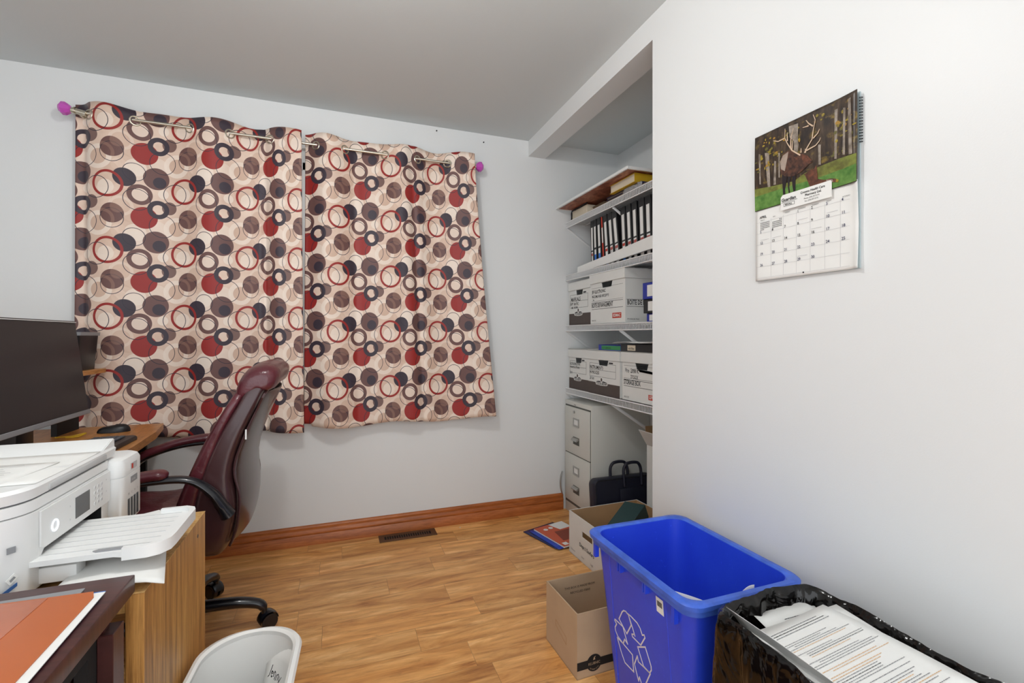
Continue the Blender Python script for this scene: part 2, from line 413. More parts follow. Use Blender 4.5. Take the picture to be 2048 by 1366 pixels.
def pl(x, tab):
    if x <= tab[0][0]:
        a, b_ = tab[0], tab[1]
    elif x >= tab[-1][0]: a, b_ = tab[-2], tab[-1]
    else:
        for i in range(len(tab)-1):
            if tab[i][0] <= x <= tab[i+1][0]: a, b_ = tab[i], tab[i+1]; break
    return a[1]+(b_[1]-a[1])*(x-a[0])/(b_[0]-a[0])
def curtain(label, x0, x1, xb0, xb1, cross, first_front, ringt, ringb, zt, zb, vz, folds, seed):
    """cross: rod crossings (X); first_front: does the part before the first crossing hang in front of the rod"""
    t = thing('curtain', label, 'curtain', ((x0+x1)/2, ROD_Y, zb), group=None)
    NX, NZ = 150, 60
    bm = BM(); uvl = bm.loops.layers.uv.new('UVMap'); grid = []; UV = {}
    ks = [x0]+cross+[x1]
    def wave(x):
        sgn = 1 if first_front else -1
        for i in range(len(ks)-1):
            if x <= ks[i+1]+1e-9 or i == len(ks)-2:
                u = (x-ks[i])/(ks[i+1]-ks[i])
                if i == 0: u = .5+u/2
                if i == len(ks)-2: u = u/2
                return -sgn*(-1)**i*math.sin(PI*min(max(u, 0), 1))
    for j in range(NZ+1):
        h = j/NZ; row = []
        for i in range(NX+1):
            a = i/NX
            xt = x0+(x1-x0)*a; xb = xb0+(xb1-xb0)*a
            k = h**1.2
            x = xt+(xb-xt)*k
            amp = .034*(1-.35*h)
            y = ROD_Y+amp*wave(xt)
            for (fx, fw, fd, side) in folds:     # soft pleats that run down the cloth
                y += fd*math.exp(-((xt-fx)/fw)**2)*(.4+.6*min(1, h*3))
            y += .004*mnoise.noise(Vector((xt*7, h*3, seed)))+.010*h*math.sin(xt*9+seed)
            edge = min(a, 1-a)
            y = min(y, 2.838)
            ztop = zt+.006*math.sin(xt*23+seed)
            z = ztop+(zb+.010*math.sin(xt*14+seed)+(.012 if a < .04 else 0)-ztop)*h
            v = bm.verts.new((x, y, z)); row.append(v)
            ut = pl(xt, ringt); ub = pl(xb, ringb)
            UV[v] = (ut+(ub-ut)*k, (vz-z)/.3145)
        grid.append(row)
    for j in range(NZ):
        for i in range(NX):
            f = bm.faces.new((grid[j][i], grid[j+1][i], grid[j+1][i+1], grid[j][i+1]))
            for l in f.loops: l[uvl].uv = UV[l.vert]
    o = obj('cloth', bm, CURT, t, world=True, smooth=80)
    solid(o, .0015)
    for x in cross:
        bm = BM(); rings = []
        # the eyelet stands in the cloth, facing along the local slope of the wave
        e = .004
        dy = .034*(wave(x+e)-wave(x-e))/(2*e)
        tdir = Vector((1, dy, 0)).normalized(); nd = Vector((-tdir.y, tdir.x, 0))
        zc = ROD_Z+.008-(.0078*(x+1.13))
        pts = [Vector((x, ROD_Y, zc))+tdir*.021*math.cos(q)+Vector((0, 0, .021*math.sin(q))) for q in [2*PI*k/28 for k in range(28)]]
        tube(bm, pts, .0045, 8, closed=True)
        obj('grommet', bm, NICKEL, t, world=True)
    # bottom hem stitching
    return t
curtain('left curtain panel with red, brown and navy circles, behind the burgundy chair', -1.165, -.180, -1.165, -.168,
        [-1.10, -.921, -.694, -.519, -.334], False,
        [(-1.022, 0), (-.718, 1), (-.437, 2), (-.2025, 3)], [(-1.017, 0), (-.726, 1), (-.442, 2), (-.194, 3)],
        2.262, .655, 2.200, [(-.36, .018, .022, 0), (-.30, .03, -.012, 0), (-.84, .05, -.008, 0), (-1.13, .02, .02, 0)], 1.3)
curtain('right curtain panel with red, brown and navy circles, hanging clear to its hem', -.165, .775, -.172, .915,
        [-.11, .039, .255, .439, .617], False,
        [(.010, 0), (.288, 1), (.551, 2), (.797, 3)], [(-.003, 0), (.282, 1), (.565, 2), (.871, 3)],
        2.262, .662, 2.133, [(-.07, .03, -.008, 0), (.08, .02, .010, 0), (.40, .02, .020, 0), (.33, .04, -.006, 0)], 4.1)

# ------------------------------------------------------------------ floor vent
t = thing('floor_vent', 'brown slotted metal floor register by the baseboard under the curtains', 'vent', (.385, 2.785, 0))
VB = M('bronze_vent_metal', '#6d5440', .45, .6)
bm = BM(); x0, x1, y0, y1 = .222, .548, 2.738, 2.832
holed(bm, [(x0, y0), (x1, y0), (x1, y1), (x0, y1)], [(x0+.03, y0+.024), (x1-.03, y0+.024), (x1-.03, y1-.024), (x0+.03, y1-.024)], Matrix.Translation((0, 0, .0005)), .004)
for k in range(19):
    x = x0+.03+(x1-x0-.06)*(k+1)/20
    box(bm, x-.0022, x+.0022, y0+.02, y1-.02, .0008, .0042)
obj('vent_grille', bm, VB, t, world=True)
bm = BM(); box(bm, x0+.025, x1-.025, y0+.02, y1-.02, .0002, .0007); obj('duct_shade', bm, BLACKM, t, world=True)  # thin black sheet standing in for the shade below the slots

# ------------------------------------------------------------------ wire shelves in the closet
def wire_shelf(z, label, mid=2.30):
    t = thing('wire_shelf', label, 'shelf', (1.65, 2.13, z), group='wire shelves in the closet')
    xf, xb, y0, y1 = 1.447, 1.852, 1.405, 2.856
    bm = BM(); n = int((y1-y0)/.0127)
    for k in range(n+1):
        y = y0+.004+k*.0127; r = .0013
        box(bm, xf, xb, y-r, y+r, z-.003, z-.0004)
        box(bm, xf-r, xf+r, y-r, y+r, z-.036, z)
    obj('deck_wires', bm, WIRE, t, world=True, smooth=0)
    bm = BM()
    for (x, zz, r) in ((xf-.002, z-.001, .003), (xf-.002, z-.036, .0032), (xf+.14, z-.006, .0028), (xf+.28, z-.006, .0028), (xb-.002, z-.005, .003)):
        tube(bm, [(x, y0, zz), (x, y1, zz)], r, 8)
    obj('frame_rods', bm, WIRE, t, world=True)
    for y in (2.852, mid, 1.425):
        bm = BM()
        d = Vector((1.85-xf-.01, 0, -.26)).normalized()
        tube(bm, [(xf+.004, y, z-.036), (1.852, y, z-.30)], .003, 8, ref=(0, 1, 0), r2=.0085)
        obj('brace', bm, WIRE, t, world=True)
    return t
SH = (1.925, 1.57, 1.232, .815)
wire_shelf(SH[0], 'white wire shelf, topmost, carrying the flat panel and phone book', 2.289)
wire_shelf(SH[1], 'white wire shelf carrying the row of black binders', 2.5455)
wire_shelf(SH[2], 'white wire shelf carrying the box marked manuals', 2.218)
wire_shelf(SH[3], 'white wire shelf, lowest, carrying three storage boxes above the file cabinet')

# ------------------------------------------------------------------ storage boxes
FACE = lambda x, y, z: plane_T((x, y, z), (0, -1, 0), (0, 0, 1))      # plane facing -X, origin bottom left as seen
def storage_box(label, x, y0, y1, d, z, h, style, words, group, rot=0):
    """front (facing -X) from y1 (left in view) to y0; lid on top"""
    wd = y1-y0; t = thing('storage_box', label, 'box', (x, (y0+y1)/2, z+.001), rot, group)
    lh = .055 if style != 'esselte' else .05
    T = plane_T((0, wd/2, 0), (0, -1, 0), (0, 0, 1))
    bm = BM(); hb = h-.004
    # front panel with hand hole, then sides, back, bottom
    c0 = wd/2; hw, hh = wd*.16, .032; ht = h-lh-.002
    holed(bm, [(0, 0), (wd, 0), (wd, hb), (0, hb)], [(c0-hw*.8, ht-hh), (c0+hw*.8, ht-hh), (c0+hw, ht), (c0-hw, ht)], plane_T((.003, wd/2, 0), (0, -1, 0), (0, 0, 1)), .003)
    box(bm, .003, d, wd/2-.003, wd/2, 0, hb); box(bm, .003, d, -wd/2, -wd/2+.003, 0, hb); box(bm, d-.003, d, -wd/2, wd/2, 0, hb); box(bm, 0, d, -wd/2, wd/2, 0, .003)
    obj('box_body', bm, CARDW, t, smooth=0)
    bm = BM(); e = .004
    box(bm, -e-.002, -e, -wd/2-e, wd/2+e, h-lh, h); box(bm, d+e-.002, d+e, -wd/2-e, wd/2+e, h-lh, h)
    box(bm, -e, d+e, wd/2+e-.002, wd/2+e, h-lh, h); box(bm, -e, d+e, -wd/2-e, -wd/2-e+.002, h-lh, h)
    box(bm, -e-.002, d+e, -wd/2-e, wd/2+e, h-.002, h+.001)
    obj('lid', bm, CARDW, t, smooth=0)
    bm = BM()
    if style == 'banker':
        rect(bm, T, 0, wd, .0, h*.27, .0006, 0)
        # label frame
        fx0, fx1, fy0, fy1 = wd*.05, wd*.88, h*.40, h*.70
        ribbon(bm, [(fx0, fy0), (fx1, fy0), (fx1, fy1), (fx0, fy1)], .0015, T, .0004, True, 1)
        ribbon(bm, [(fx0, (fy0+fy1)/2), (fx1, (fy0+fy1)/2)], .0015, T, .0004, False, 1)
        rect(bm, T, wd*.68, wd*.80, h*.715, h*.745, .0005, 1)
        # badge
        cxm, cym = wd*.45, h*.265
        bp = [(cxm+wd*.20*math.cos(a)*(1.0), cym+h*.055*math.copysign(abs(math.sin(a))**.7, math.sin(a))) for a in [2*PI*k/24 for k in range(24)]]
        prism(bm, bp, T, .0009, 2); bp2 = [(cxm+(px-cxm)*.93, cym+(py-cym)*.86) for px, py in bp]; prism(bm, bp2, T, .0012, 1)
        cp = [(cxm+.014*math.cos(a), cym+h*.075+.016*math.sin(a)) for a in [2*PI*k/16 for k in range(16)]]; prism(bm, cp, T, .0015, 2)
        cp = [(cxm+.009*math.cos(a), cym+h*.075+.011*math.sin(a)) for a in [2*PI*k/16 for k in range(16)]]; prism(bm, cp, T, .0018, 0)
        text(bm, 'BANKERS BOX', .026, T @ Matrix.Translation((0, 0, .0012)), cxm, cym-.012, .62*wd/.3, 2, True, .01)
        yy = h*.70
        for (s, sz, dx) in words:
            yy -= sz*1.15; text(bm, s, sz, T, fx0+dx, yy, .8, 1, False, .012, 0, .08)
    else:
        for yv, wv in ((h*.72, .0012), (h*.46, .0012), (h*.43, .0022), (h*.30, .0022)): ribbon(bm, [(wd*.04, yv), (wd*.94, yv)], wv, T, .0004, False, 1)
        text(bm, style[1], .036, T, wd*.04, h*.335, .62, 1, False, .02)
        rect(bm, T, wd*.66, wd*.90, h*.10, h*.20, .0007, 3); text(bm, style[2], .024, T @ Matrix.Translation((0, 0, .0006)), wd*.68, h*.125, .85, 2, False, .02)
        text(bm, 'BOX 372', .012, T, wd*.05, h*.06, 1, 1)
        yy = h*.72
        for (s, sz, dx) in words:
            yy -= sz*1.2; text(bm, s, sz, T, wd*.05+dx, yy, .8, 1, False, .012, 0, .08)
        # print on the near side
        T2 = plane_T((0, -wd/2, 0), (1, 0, 0), (0, 0, 1))
        for yv in (h*.43, h*.30): ribbon(bm, [(.01, yv), (d-.02, yv)], .0022, T2, .0004, False, 1)
        text(bm, style[1], .036, T2, .012, h*.335, .62, 1, False, .02)
        text(bm, 'STORAGE FILE', .012, T2, .012, h*.06, 1, 1)
    obj('printing', bm, [BROWNPR, INK, PAPER, RED], t, smooth=0)
    return t
G1 = 'storage boxes on the lowest wire shelf'; G2 = 'storage boxes on the shelf with the manuals box'
storage_box('white storage box with brown base on lowest shelf, furthest left against the wall', 1.462, 2.580, 2.840, .36, SH[3], .262, 'banker', [('RETROSPECTIVE', .024, 0), ('FINANCIAL STUDIES', .018, 0), ('', .01, 0), ('2011', .022, 0)], G1)
storage_box('white storage box with brown base marked instruments, middle of lowest shelf', 1.456, 2.226, 2.572, .36, SH[3], .262, 'banker', [('INSTRUMENTS', .030, 0), ('IN PROCESS', .026, 0), ('', .006, 0), ('20 Uni', .024, 0)], G1)
storage_box('white storage box with scribbled-out name, rightmost on lowest shelf under black binder', 1.462, 1.86, 2.210, .36, SH[3], .262, ('e', 'STORAGE BOX', 'LIVING'), [('Pro  2008 K', .03, .012), ('STOCK', .026, .06)], G1)
bm = BM(); T = FACE(1.4606, 2.210, SH[3]+.001)
ribbon(bm, [(.15, .172), (.19, .168), (.24, .166), (.30, .158), (.16, .166), (.29, .162)], .009, T, .0006, False)
storage_box('white box marked MANUALS with brown base at left end of shelf', 1.462, 2.555, 2.840, .36, SH[2], .285, 'banker', [('MANUALS', .036, .012), ('DEPT  BIOTEC', .023, 0), ('MB   ROOMS', .019, .02)], G2)
storage_box('white box with red brand patch and open hand hole beside the MANUALS box', 1.452, 2.168, 2.538, .36, SH[2], .30, ('e', 'BOITE DE RANGEMENT', 'EDIMAC'), [('JEF ELECTRONIC', .026, .0), ('INCOME AND RECEIPTS', .022, 0), ('Box', .014, .01)], G2)
# scribble belongs to the rightmost box
sc = [o for o in C.objects if o.get('label', '').startswith('white storage box with scribbled')][0]
obj('crossed_out_name', bm, INK, sc, world=True, smooth=0, label='thick black scribble')

# ------------------------------------------------------------------ binders
def binder_parts(t, wd, d, h, body, kind, mats=None):
    """upright binder, spine facing -x, centred on y"""
    bm = BM(); box(bm, 0, d, -wd/2, -wd/2+.0035, 0, h, .001, 1); box(bm, 0, d, wd/2-.0035, wd/2, 0, h, .001, 1); box(bm, 0, .0035, -wd/2, wd/2, 0, h, .001, 1)
    obj('cover', bm, body, t, smooth=30)
    bm = BM(); box(bm, .012, d-.012, -wd/2+.006, wd/2-.006, .006, h-.012); obj('papers', bm, PAPER, t, smooth=0)
    T = plane_T((-.0002, wd/2, 0), (0, -1, 0), (0, 0, 1)); bm = BM(); q = wd
    if kind == 'white':
        rect(bm, T, q*.26, q*.78, h*.40, h*.86, .0006, 0); rect(bm, T, q*.26, q*.78, .01, h*.37, .0006, 0)
        rect(bm, T, q*.28, q*.76, h*.29, h*.34, .001, 1); text(bm, 'ACCOUNTS', .017, T @ Matrix.Translation((q*.62, h*.10, .0006)) @ Matrix.Rotation(PI/2, 4, 'Z'), 0, 0, .8, 2, False, .01)
    elif kind == 'blue':
        rect(bm, T, q*.26, q*.78, h*.44, h*.86, .0006, 0); rect(bm, T, q*.26, q*.78, .01, h*.30, .0006, 3); rect(bm, T, q*.26, q*.78, h*.30, h*.40, .0006, 0)
    elif kind == 'whiteblue':
        rect(bm, T, q*.26, q*.78, h*.40, h*.86, .0006, 0); rect(bm, T, q*.26, q*.78, .035, h*.37, .0006, 0); rect(bm, T, q*.26, q*.78, .01, .035, .0006, 3)
        rect(bm, T, q*.28, q*.76, h*.29, h*.34, .001, 1)
    elif kind == 'red':
        rect(bm, T, q*.1, q*.9, .01, h*.99, .0006, 1); rect(bm, T, q*.2, q*.9, h*.48, h*.78, .0009, 0)
    if kind: obj('spine_label', bm, [PAPER, RED, GREYP, M('bright_blue_print', '#2b77d8', .5)], t, smooth=0)
    else: bm.free()
G3 = 'binders on the binder shelf'
spec = [(2.612, .034, 'white', 2, 'narrow black binder with plain pale strip, first of the shelf row'), (2.572, .036, 'blue', 3, 'black binder with blue lower label, nearer the wall end of the row'),
        (2.522, .040, 'blue', 4, 'black binder with blue lower label beside the red-spined binder'), (2.478, .018, 'red', 5, 'thin red-spined binder squeezed among black binders'),
        (2.438, .044, 'whiteblue', 6, 'black binder with white labels ending in blue, right of the red one'), (2.382, .046, 'white', 7, 'black binder with white labels, leaning, second right of the red one'),
        (2.328, .050, 'white', 8, 'black binder leaning hardest, just before the dark gap in the row'), (2.262, .046, 'whiteblue', 4, 'black binder with blue-ended label, just after the dark gap in the row'),
        (2.208, .046, 'white', 4, 'black binder with white labels, second after the dark gap'), (2.156, .046, 'white', 3.5, 'black binder with white labels, third after the dark gap'),
        (2.096, .050, 'white', 3, 'black binder with wide white label, third from the wall edge'), (2.042, .050, 'white', 2.5, 'black binder with wide white label, second from the wall edge'),
        (1.988, .048, 'white', 2, 'black binder with white label, cut by the wall edge')]
for (y, wd, kind, lean, lb) in spec:
    t = thing('ring_binder', lb, 'binder', (1.497, y-.02, SH[1]+.003+wd/2*math.sin(math.radians(lean))), (-math.radians(-lean)*-1, 0, 0), G3)
    t.rotation_euler = (-math.radians(lean), 0, 0)
    binder_parts(t, wd, .26, .312, BLACKP, kind)
bm = BM(); a = [(2.735, 1.573, 1.612), (2.4, 1.583, 1.632), (2.0, 1.598, 1.662), (1.6, 1.60, 1.68)]
loft(bm, [[(1.466, y, z0), (1.478, y, z0), (1.480, y, z1), (1.468, y, z1)] for y, z0, z1 in a]); bmesh.ops.recalc_face_normals(bm, faces=bm.faces)
obj('foam_board', bm, PAPER, world=True, smooth=0, label='long white board standing on edge in front of the black binders', cat='board')

# binders lying on the manuals shelf
def lying(label, name, x, y0, y1, z, th, d, body, lab, group=None, rot=0, words=None):
    t = thing(name, label, 'binder', (x, (y0+y1)/2, z), rot, group); L = y1-y0
    bm = BM(); box(bm, 0, d, -L/2, L/2, 0, .003, .001, 1); box(bm, 0, d, -L/2, L/2, th-.003, th, .001, 1); box(bm, 0, .003, -L/2, L/2, 0, th, .001, 1)
    obj('cover', bm, body, t, smooth=30)
    bm = BM(); box(bm, .01, d-.01, -L/2+.008, L/2-.008, .004, th-.004); obj('papers', bm, PAPER, t, smooth=0)
    T = plane_T((-.0002, L/2, 0), (0, -1, 0), (0, 0, 1)); bm = BM()
    for (u0, u1, mi) in lab: rect(bm, T, L*u0, L*u1, th*.16, th*.84, .0006, mi)
    if words: text(bm, words, th*.42, T @ Matrix.Translation((0, 0, .0006)), L*lab[0][0]+.008, th*.3, 1, 2, False, .01)
    obj('spine_label', bm, [PAPER, M('green_label', '#3d8f55', .6), INK, CREAM], t, smooth=0)
    return t
BLUEB = M('blue_vinyl', '#1f2f9c', .4)
G4 = 'binders stacked beside the box with the red patch'
lying('blue and black binder at the bottom of the stack beside the storage box', 'ring_binder', 1.50, 1.73, 2.045, SH[2]+.002, .045, .27, BLUEB, [(.07, .5, 0)], G4)
lying('black binder in the middle of the stack beside the storage box', 'ring_binder', 1.485, 1.735, 2.052, SH[2]+.048, .07, .27, BLACKP, [(.12, .8, 0)], G4)
t = lying('bright blue binder with white spine label topmost of its stack', 'ring_binder', 1.480, 1.735, 2.052, SH[2]+.1185, .085, .27, BLUEB, [(.12, .75, 0)], G4)
# on the lids of the lowest shelf
ZL = SH[3]+.2635
lying('blue binder with green spine strip lying on the storage box lids', 'ring_binder', 1.47, 2.236, 2.475, ZL, .034, .28, BLUEB, [(.15, .98, 1)], words='K S C ANNUAL')
lying('black binder with cream name tag lying on the rightmost storage box', 'ring_binder', 1.462, 1.90, 2.226, ZL, .042, .28, BLACKP, [(.2, .42, 3)], words='old files')
bm = BM(); n = 8
for k in range(n+1):
    y = 2.275-.41*k/n; z = ZL+.0455+.004*math.sin(k*.9)+.010*(k/n)
    for x in (1.44, 1.70): bm.verts.new((x, y, z+(.002 if x > 1.5 else 0)))
bm.verts.ensure_lookup_table()
for k in range(n): bm.faces.new((bm.verts[2*k], bm.verts[2*k+1], bm.verts[2*k+3], bm.verts[2*k+2]))
solid(obj('paper_sheet', bm, PAPER, world=True, label='loose white paper draped over the black binder on the storage boxes', cat='paper'), .0012)

# things on the topmost shelf
Z1 = SH[0]+.001
MARB = wood('marbled_red_brown_board', '#5a2e20', '#a05a40', '#c89070', (2, 1, 2), 7, .5, .05)
t = thing('framed_panel', 'white-edged panel with marbled brown underside laid flat on top shelf books', 'panel', (1.58, 2.43, 2.004))
bm = BM(); box(bm, 1.375, 1.79, 2.03, 2.83, 2.006, 2.012); obj('brown_underside', bm, MARB, t, world=True)
bm = BM()
for (a0, a1, b0, b1) in ((1.363, 1.376, 2.016, 2.845), (1.789, 1.802, 2.016, 2.845), (1.376, 1.789, 2.016, 2.03), (1.376, 1.789, 2.831, 2.845)): box(bm, a0, a1, b0, b1, 2.004, 2.019, .002, 1)
box(bm, 1.376, 1.789, 2.03, 2.831, 2.013, 2.018)
obj('white_edge', bm, WHITEP, t, world=True)
def book(label, x0, x1, y0, y1, z0, z1, cover, pages, group='books on the topmost shelf', name='book'):
    t = thing(name, label, 'book', ((x0+x1)/2, (y0+y1)/2, z0), 0, group)
    bm = BM(); box(bm, x0+.004, x1, y0+.004, y1-.004, z0+.0025, z1-.0025); obj('pages', bm, pages, t, world=True, smooth=0)
    bm = BM(); box(bm, x0, x1+.002, y0, y1, z0, z0+.0025); box(bm, x0, x1+.002, y0, y1, z1-.0025, z1)
    box(bm, x0, x1+.002, y0, y0+.0035, z0+.0025, z1-.0025); obj('cover', bm, cover, t, world=True, smooth=0)
YEL = M('yellow_cover', '#c9a21c', .55); BRC = M('brown_cloth_cover', '#6e5c48', .8, var=.1); NVC = M('navy_cloth_cover', '#1d2350', .7)
book('thick phone book with yellow spine on the topmost shelf under the panel', 1.43, 1.66, 2.05, 2.285, 1.956, 2.002, YEL, CREAM)
book('thin navy and brown book beneath the yellow phone book', 1.455, 1.70, 2.03, 2.36, 1.941, 1.9555, NVC, BRC)
book('flat brown book lowest under the yellow phone book', 1.46, 1.72, 2.0, 2.44, Z1, 1.9405, BRC, CREAM)
book('brown cloth book lying behind the dark-edged album on the topmost shelf', 1.50, 1.74, 2.46, 2.60, Z1, 1.972, BRC, BRC)
t = thing('album', 'cream album with dark rounded edge at wall end of topmost shelf', 'album', (1.57, 2.72, Z1))
bm = BM(); box(bm, 1.470, 1.70, 2.615, 2.815, Z1+.003, 1.993, .006, 2); obj('album_pages', bm, CREAM, t, world=True)
bm = BM(); tube(bm, [(1.469, 2.822, Z1+.002), (1.469, 2.822, 1.985), (1.469, 2.812, 1.996), (1.469, 2.61, 2.0)], .0035, 8); box(bm, 1.468, 1.71, 2.61, 2.825, Z1, Z1+.003); box(bm, 1.468, 1.71, 2.817, 2.822, Z1, 1.985); obj('album_cover', bm, BLACKM, t, world=True)
# crumpled clear bag
bm = BM(); rings = []
for j in range(9):
    h = j/8; r = .05*math.sin(PI*min(1, h*.9+.12)); 
    rings.append([(1.50+r*.8*math.cos(2*PI*k/14)*(1+.3*mnoise.noise(Vector((k, j, 0)))), 2.17-.13*h+.02+r*.9*math.sin(2*PI*k/14), 1.947+.009+max(-.0, r*.16*math.cos(2*PI*k/7+j))+.003*j*0) for k in range(14)])
bm.free()
bm = BM()
N = 12; g = [[bm.verts.new((1.452+.012*mnoise.noise(Vector((i*.9, j*.9, 5)))-.0*(j), 2.02+.17*i/N, 1.928+.024*(j/5)+.004*mnoise.noise(Vector((i*.8, j*.7, 1))))) for j in range(6)] for i in range(N+1)]
for i in range(N):
    for j in range(5): bm.faces.new((g[i][j], g[i][j+1], g[i+1][j+1], g[i+1][j]))
PLAS = M('clear_crumpled_plastic', '#c9c9cc', .2, trans=.5, bmp=.6, bscale=60, bdist=.006)
solid(obj('plastic_bag', bm, PLAS, world=True, label='crumpled clear plastic bag poking over the topmost shelf edge', cat='bag'), .0008)

# ------------------------------------------------------------------ file cabinet (front faces -X)
t = thing('file_cabinet', 'beige two-drawer metal file cabinet in the closet corner', 'file cabinet', (1.64, 2.68, 0))
bm = BM(); cy0, cy1, cz = 2.495, 2.843, .74
box(bm, 1.434, 1.852, cy0, cy1, .004, cz, .004, 2); obj('cabinet_body', bm, CAB, t, world=True)
bm = BM(); box(bm, 1.4325, 1.434, cy0+.008, cy1-.008, .07, .712); obj('drawer_gap', bm, CABT, t, world=True)
bm = BM(); text(bm, 'STEEL', .009, plane_T((1.4338, 2.72, .716), (0, -1, 0), (0, 0, 1)), 0, 0, 1.3, 0, False, .02); obj('maker_plate', bm, INK, t, world=True, smooth=0)
for (z0, z1) in ((.402, .703), (.088, .396)):
    bm = BM(); box(bm, 1.426, 1.434, cy0+.010, cy1-.010, z0, z1, .003, 2); dr = obj('drawer', bm, CAB, t, world=True)
    T = FACE(1.426, cy1, z0); hz = z1-z0; u = .168
    bm = BM(); holed(bm, [(u-.038, hz*.60), (u+.038, hz*.60), (u+.038, hz*.78), (u-.038, hz*.78)], [(u-.028, hz*.64), (u+.028, hz*.64), (u+.028, hz*.75), (u-.028, hz*.75)], T, .004); obj('label_holder', bm, STEEL, dr, world=True, smooth=0)
    bm = BM(); rect(bm, T, u-.028, u+.028, hz*.64, hz*.75, .001); obj('label_card', bm, PAPER, dr, world=True, smooth=0)
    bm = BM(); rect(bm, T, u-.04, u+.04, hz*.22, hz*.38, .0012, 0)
    obj('recess_shade', bm, CABT, dr, world=True, smooth=0)  # flat dark patch painted for the shade of a recess behind the handle
    bm = BM(); prof = [(0, 0), (.012, -.004), (.020, -.014), (.018, -.020), (.008, -.016), (0, -.01)]
    rings = []
    for y in (cy1-(u-.036), cy1-(u+.036)): rings.append([(1.426-a, y, z0+hz*.37+b_) for a, b_ in prof])
    loft(bm, rings); bmesh.ops.recalc_face_normals(bm, faces=bm.faces); obj('handle', bm, STEEL, dr, world=True)
bm = BM(); cyl(bm, (1.427, 2.70, .675), (1.420, 2.70, .675), .009, 16); obj('lock', bm, STEEL, t, world=True)
bm = BM(); tube(bm, smoothpath([(1.416, 2.851, .255), (1.402, 2.846, .225), (1.397, 2.845, .18), (1.402, 2.846, .135), (1.416, 2.851, .105)], 5), .009, 8, ref=(0, 1, 0), r2=.003)
obj('metal_pull', bm, STEEL, world=True, label='curved grey metal handle standing between the wall and file cabinet', cat='handle')

# ------------------------------------------------------------------ briefcase leaning on the cabinet
t = thing('briefcase', 'dark navy leather briefcase with loop handles leaning on file cabinet', 'briefcase', (1.595, 2.385, .001), (math.radians(-7), 0, 0))
bm = BM(); rings = []
for (y, s) in ((-.035, .965), (-.028, .99), (-.012, 1.0), (.012, 1.0), (.028, .99), (.035, .965)):
    rings.append([(x*s, y, .165+(z-.165)*s) for x, z in rrect(0, .165, .208, .163, .035, 6)])
loft(bm, rings); bmesh.ops.recalc_face_normals(bm, faces=bm.faces); obj('case_body', bm, NAVYL, t)
bm = BM(); tube(bm, [(x, -.0345, z) for x, z in rrect(0, .165, .198, .153, .03, 6)], .003, 6, closed=True); obj('piping', bm, BLACKM, t)
for (dy, x0) in ((-.038, .055), (.03, .005)):
    bm = BM(); tube(bm, smoothpath([(x0-.06, dy, .27), (x0-.06, dy, .36), (x0-.045, dy-.003, .395), (x0-.02, dy-.005, .405), (x0+.02, dy-.005, .405), (x0+.045, dy-.003, .395), (x0+.06, dy, .36), (x0+.06, dy, .27)], 5), .0095, 10, ref=(0, 1, 0), r2=.009)
    obj('handle', bm, NAVYL, t)
bm = BM(); box(bm, -.04, .13, -.043, -.033, .10, .26, .004, 2); fl = obj('front_pocket', bm, NAVYL, t)
bm = BM(); box(bm, .04, .066, -.0455, -.0425, .15, .18, .001, 1); obj('buckle', bm, BRC, fl)

# ------------------------------------------------------------------ tall white carton with open flap
def carton(t, w_, d_, h_, th, outm, inm, hole=None, zb=.0005):
    """open box; local origin centre bottom; outer and inner liner as one body each"""
    bm = BM(); x0, x1, y0, y1 = -w_/2, w_/2, -d_/2, d_/2
    if hole:
        u0, u1, v0, v1 = hole
        holed(bm, [(0, 0), (d_, 0), (d_, h_), (0, h_)], [(u0, v0), (u1, v0), (u1, v1), (u0, v1)], plane_T((x0+th, y1, zb), (0, -1, 0), (0, 0, 1)), th)
    else: box(bm, x0, x0+th, y0, y1, zb, zb+h_)
    box(bm, x1-th, x1, y0, y1, zb, zb+h_); box(bm, x0+th, x1-th, y0, y0+th, zb, zb+h_); box(bm, x0+th, x1-th, y1-th, y1, zb, zb+h_); box(bm, x0, x1, y0, y1, zb-.0004, zb+.003)
    obj('box_body', bm, outm, t, smooth=0)
    if inm is not None:
        bm = BM(); e = th+.0004; k = .0008
        if hole:
            holed(bm, [(e, 0), (d_-e, 0), (d_-e, h_-.001), (e, h_-.001)], [(u0, v0), (u1, v0), (u1, v1), (u0, v1)], plane_T((x0+th+.0014, y1, zb), (0, -1, 0), (0, 0, 1)), .001)
        else: box(bm, x0+e, x0+e+k, y0+e, y1-e, zb+.004, zb+h_-.001)
        box(bm, x1-e-k, x1-e, y0+e, y1-e, zb+.004, zb+h_-.001); box(bm, x0+e, x1-e, y0+e, y0+e+k, zb+.004, zb+h_-.001); box(bm, x0+e, x1-e, y1-e-k, y1-e, zb+.004, zb+h_-.001); box(bm, x0+e, x1-e, y0+e, y1-e, zb+.004, zb+.005)
        obj('box_lining', bm, inm, t, smooth=0)
t = thing('carton', 'tall white carton with open flaps at the closet wall edge', 'box', (1.744, 2.0, 0))
carton(t, .215, .46, .552, .003, CARDW, CARDB)
bm = BM(); prism(bm, [(0, 0), (.46, 0), (.43, .12), (.03, .12)], plane_T((-.1075, .23, .553), (0, -1, 0), (-.62, 0, .78)), .003); obj('flap', bm, CARDW, t, smooth=0)
bm = BM(); prism(bm, [(0, 0), (.215, 0), (.20, .10), (.015, .10)], plane_T((-.1075, .232, .553), (1, 0, 0), (0, .35, .93)), .003); obj('flap', bm, CARDB, t, smooth=0)

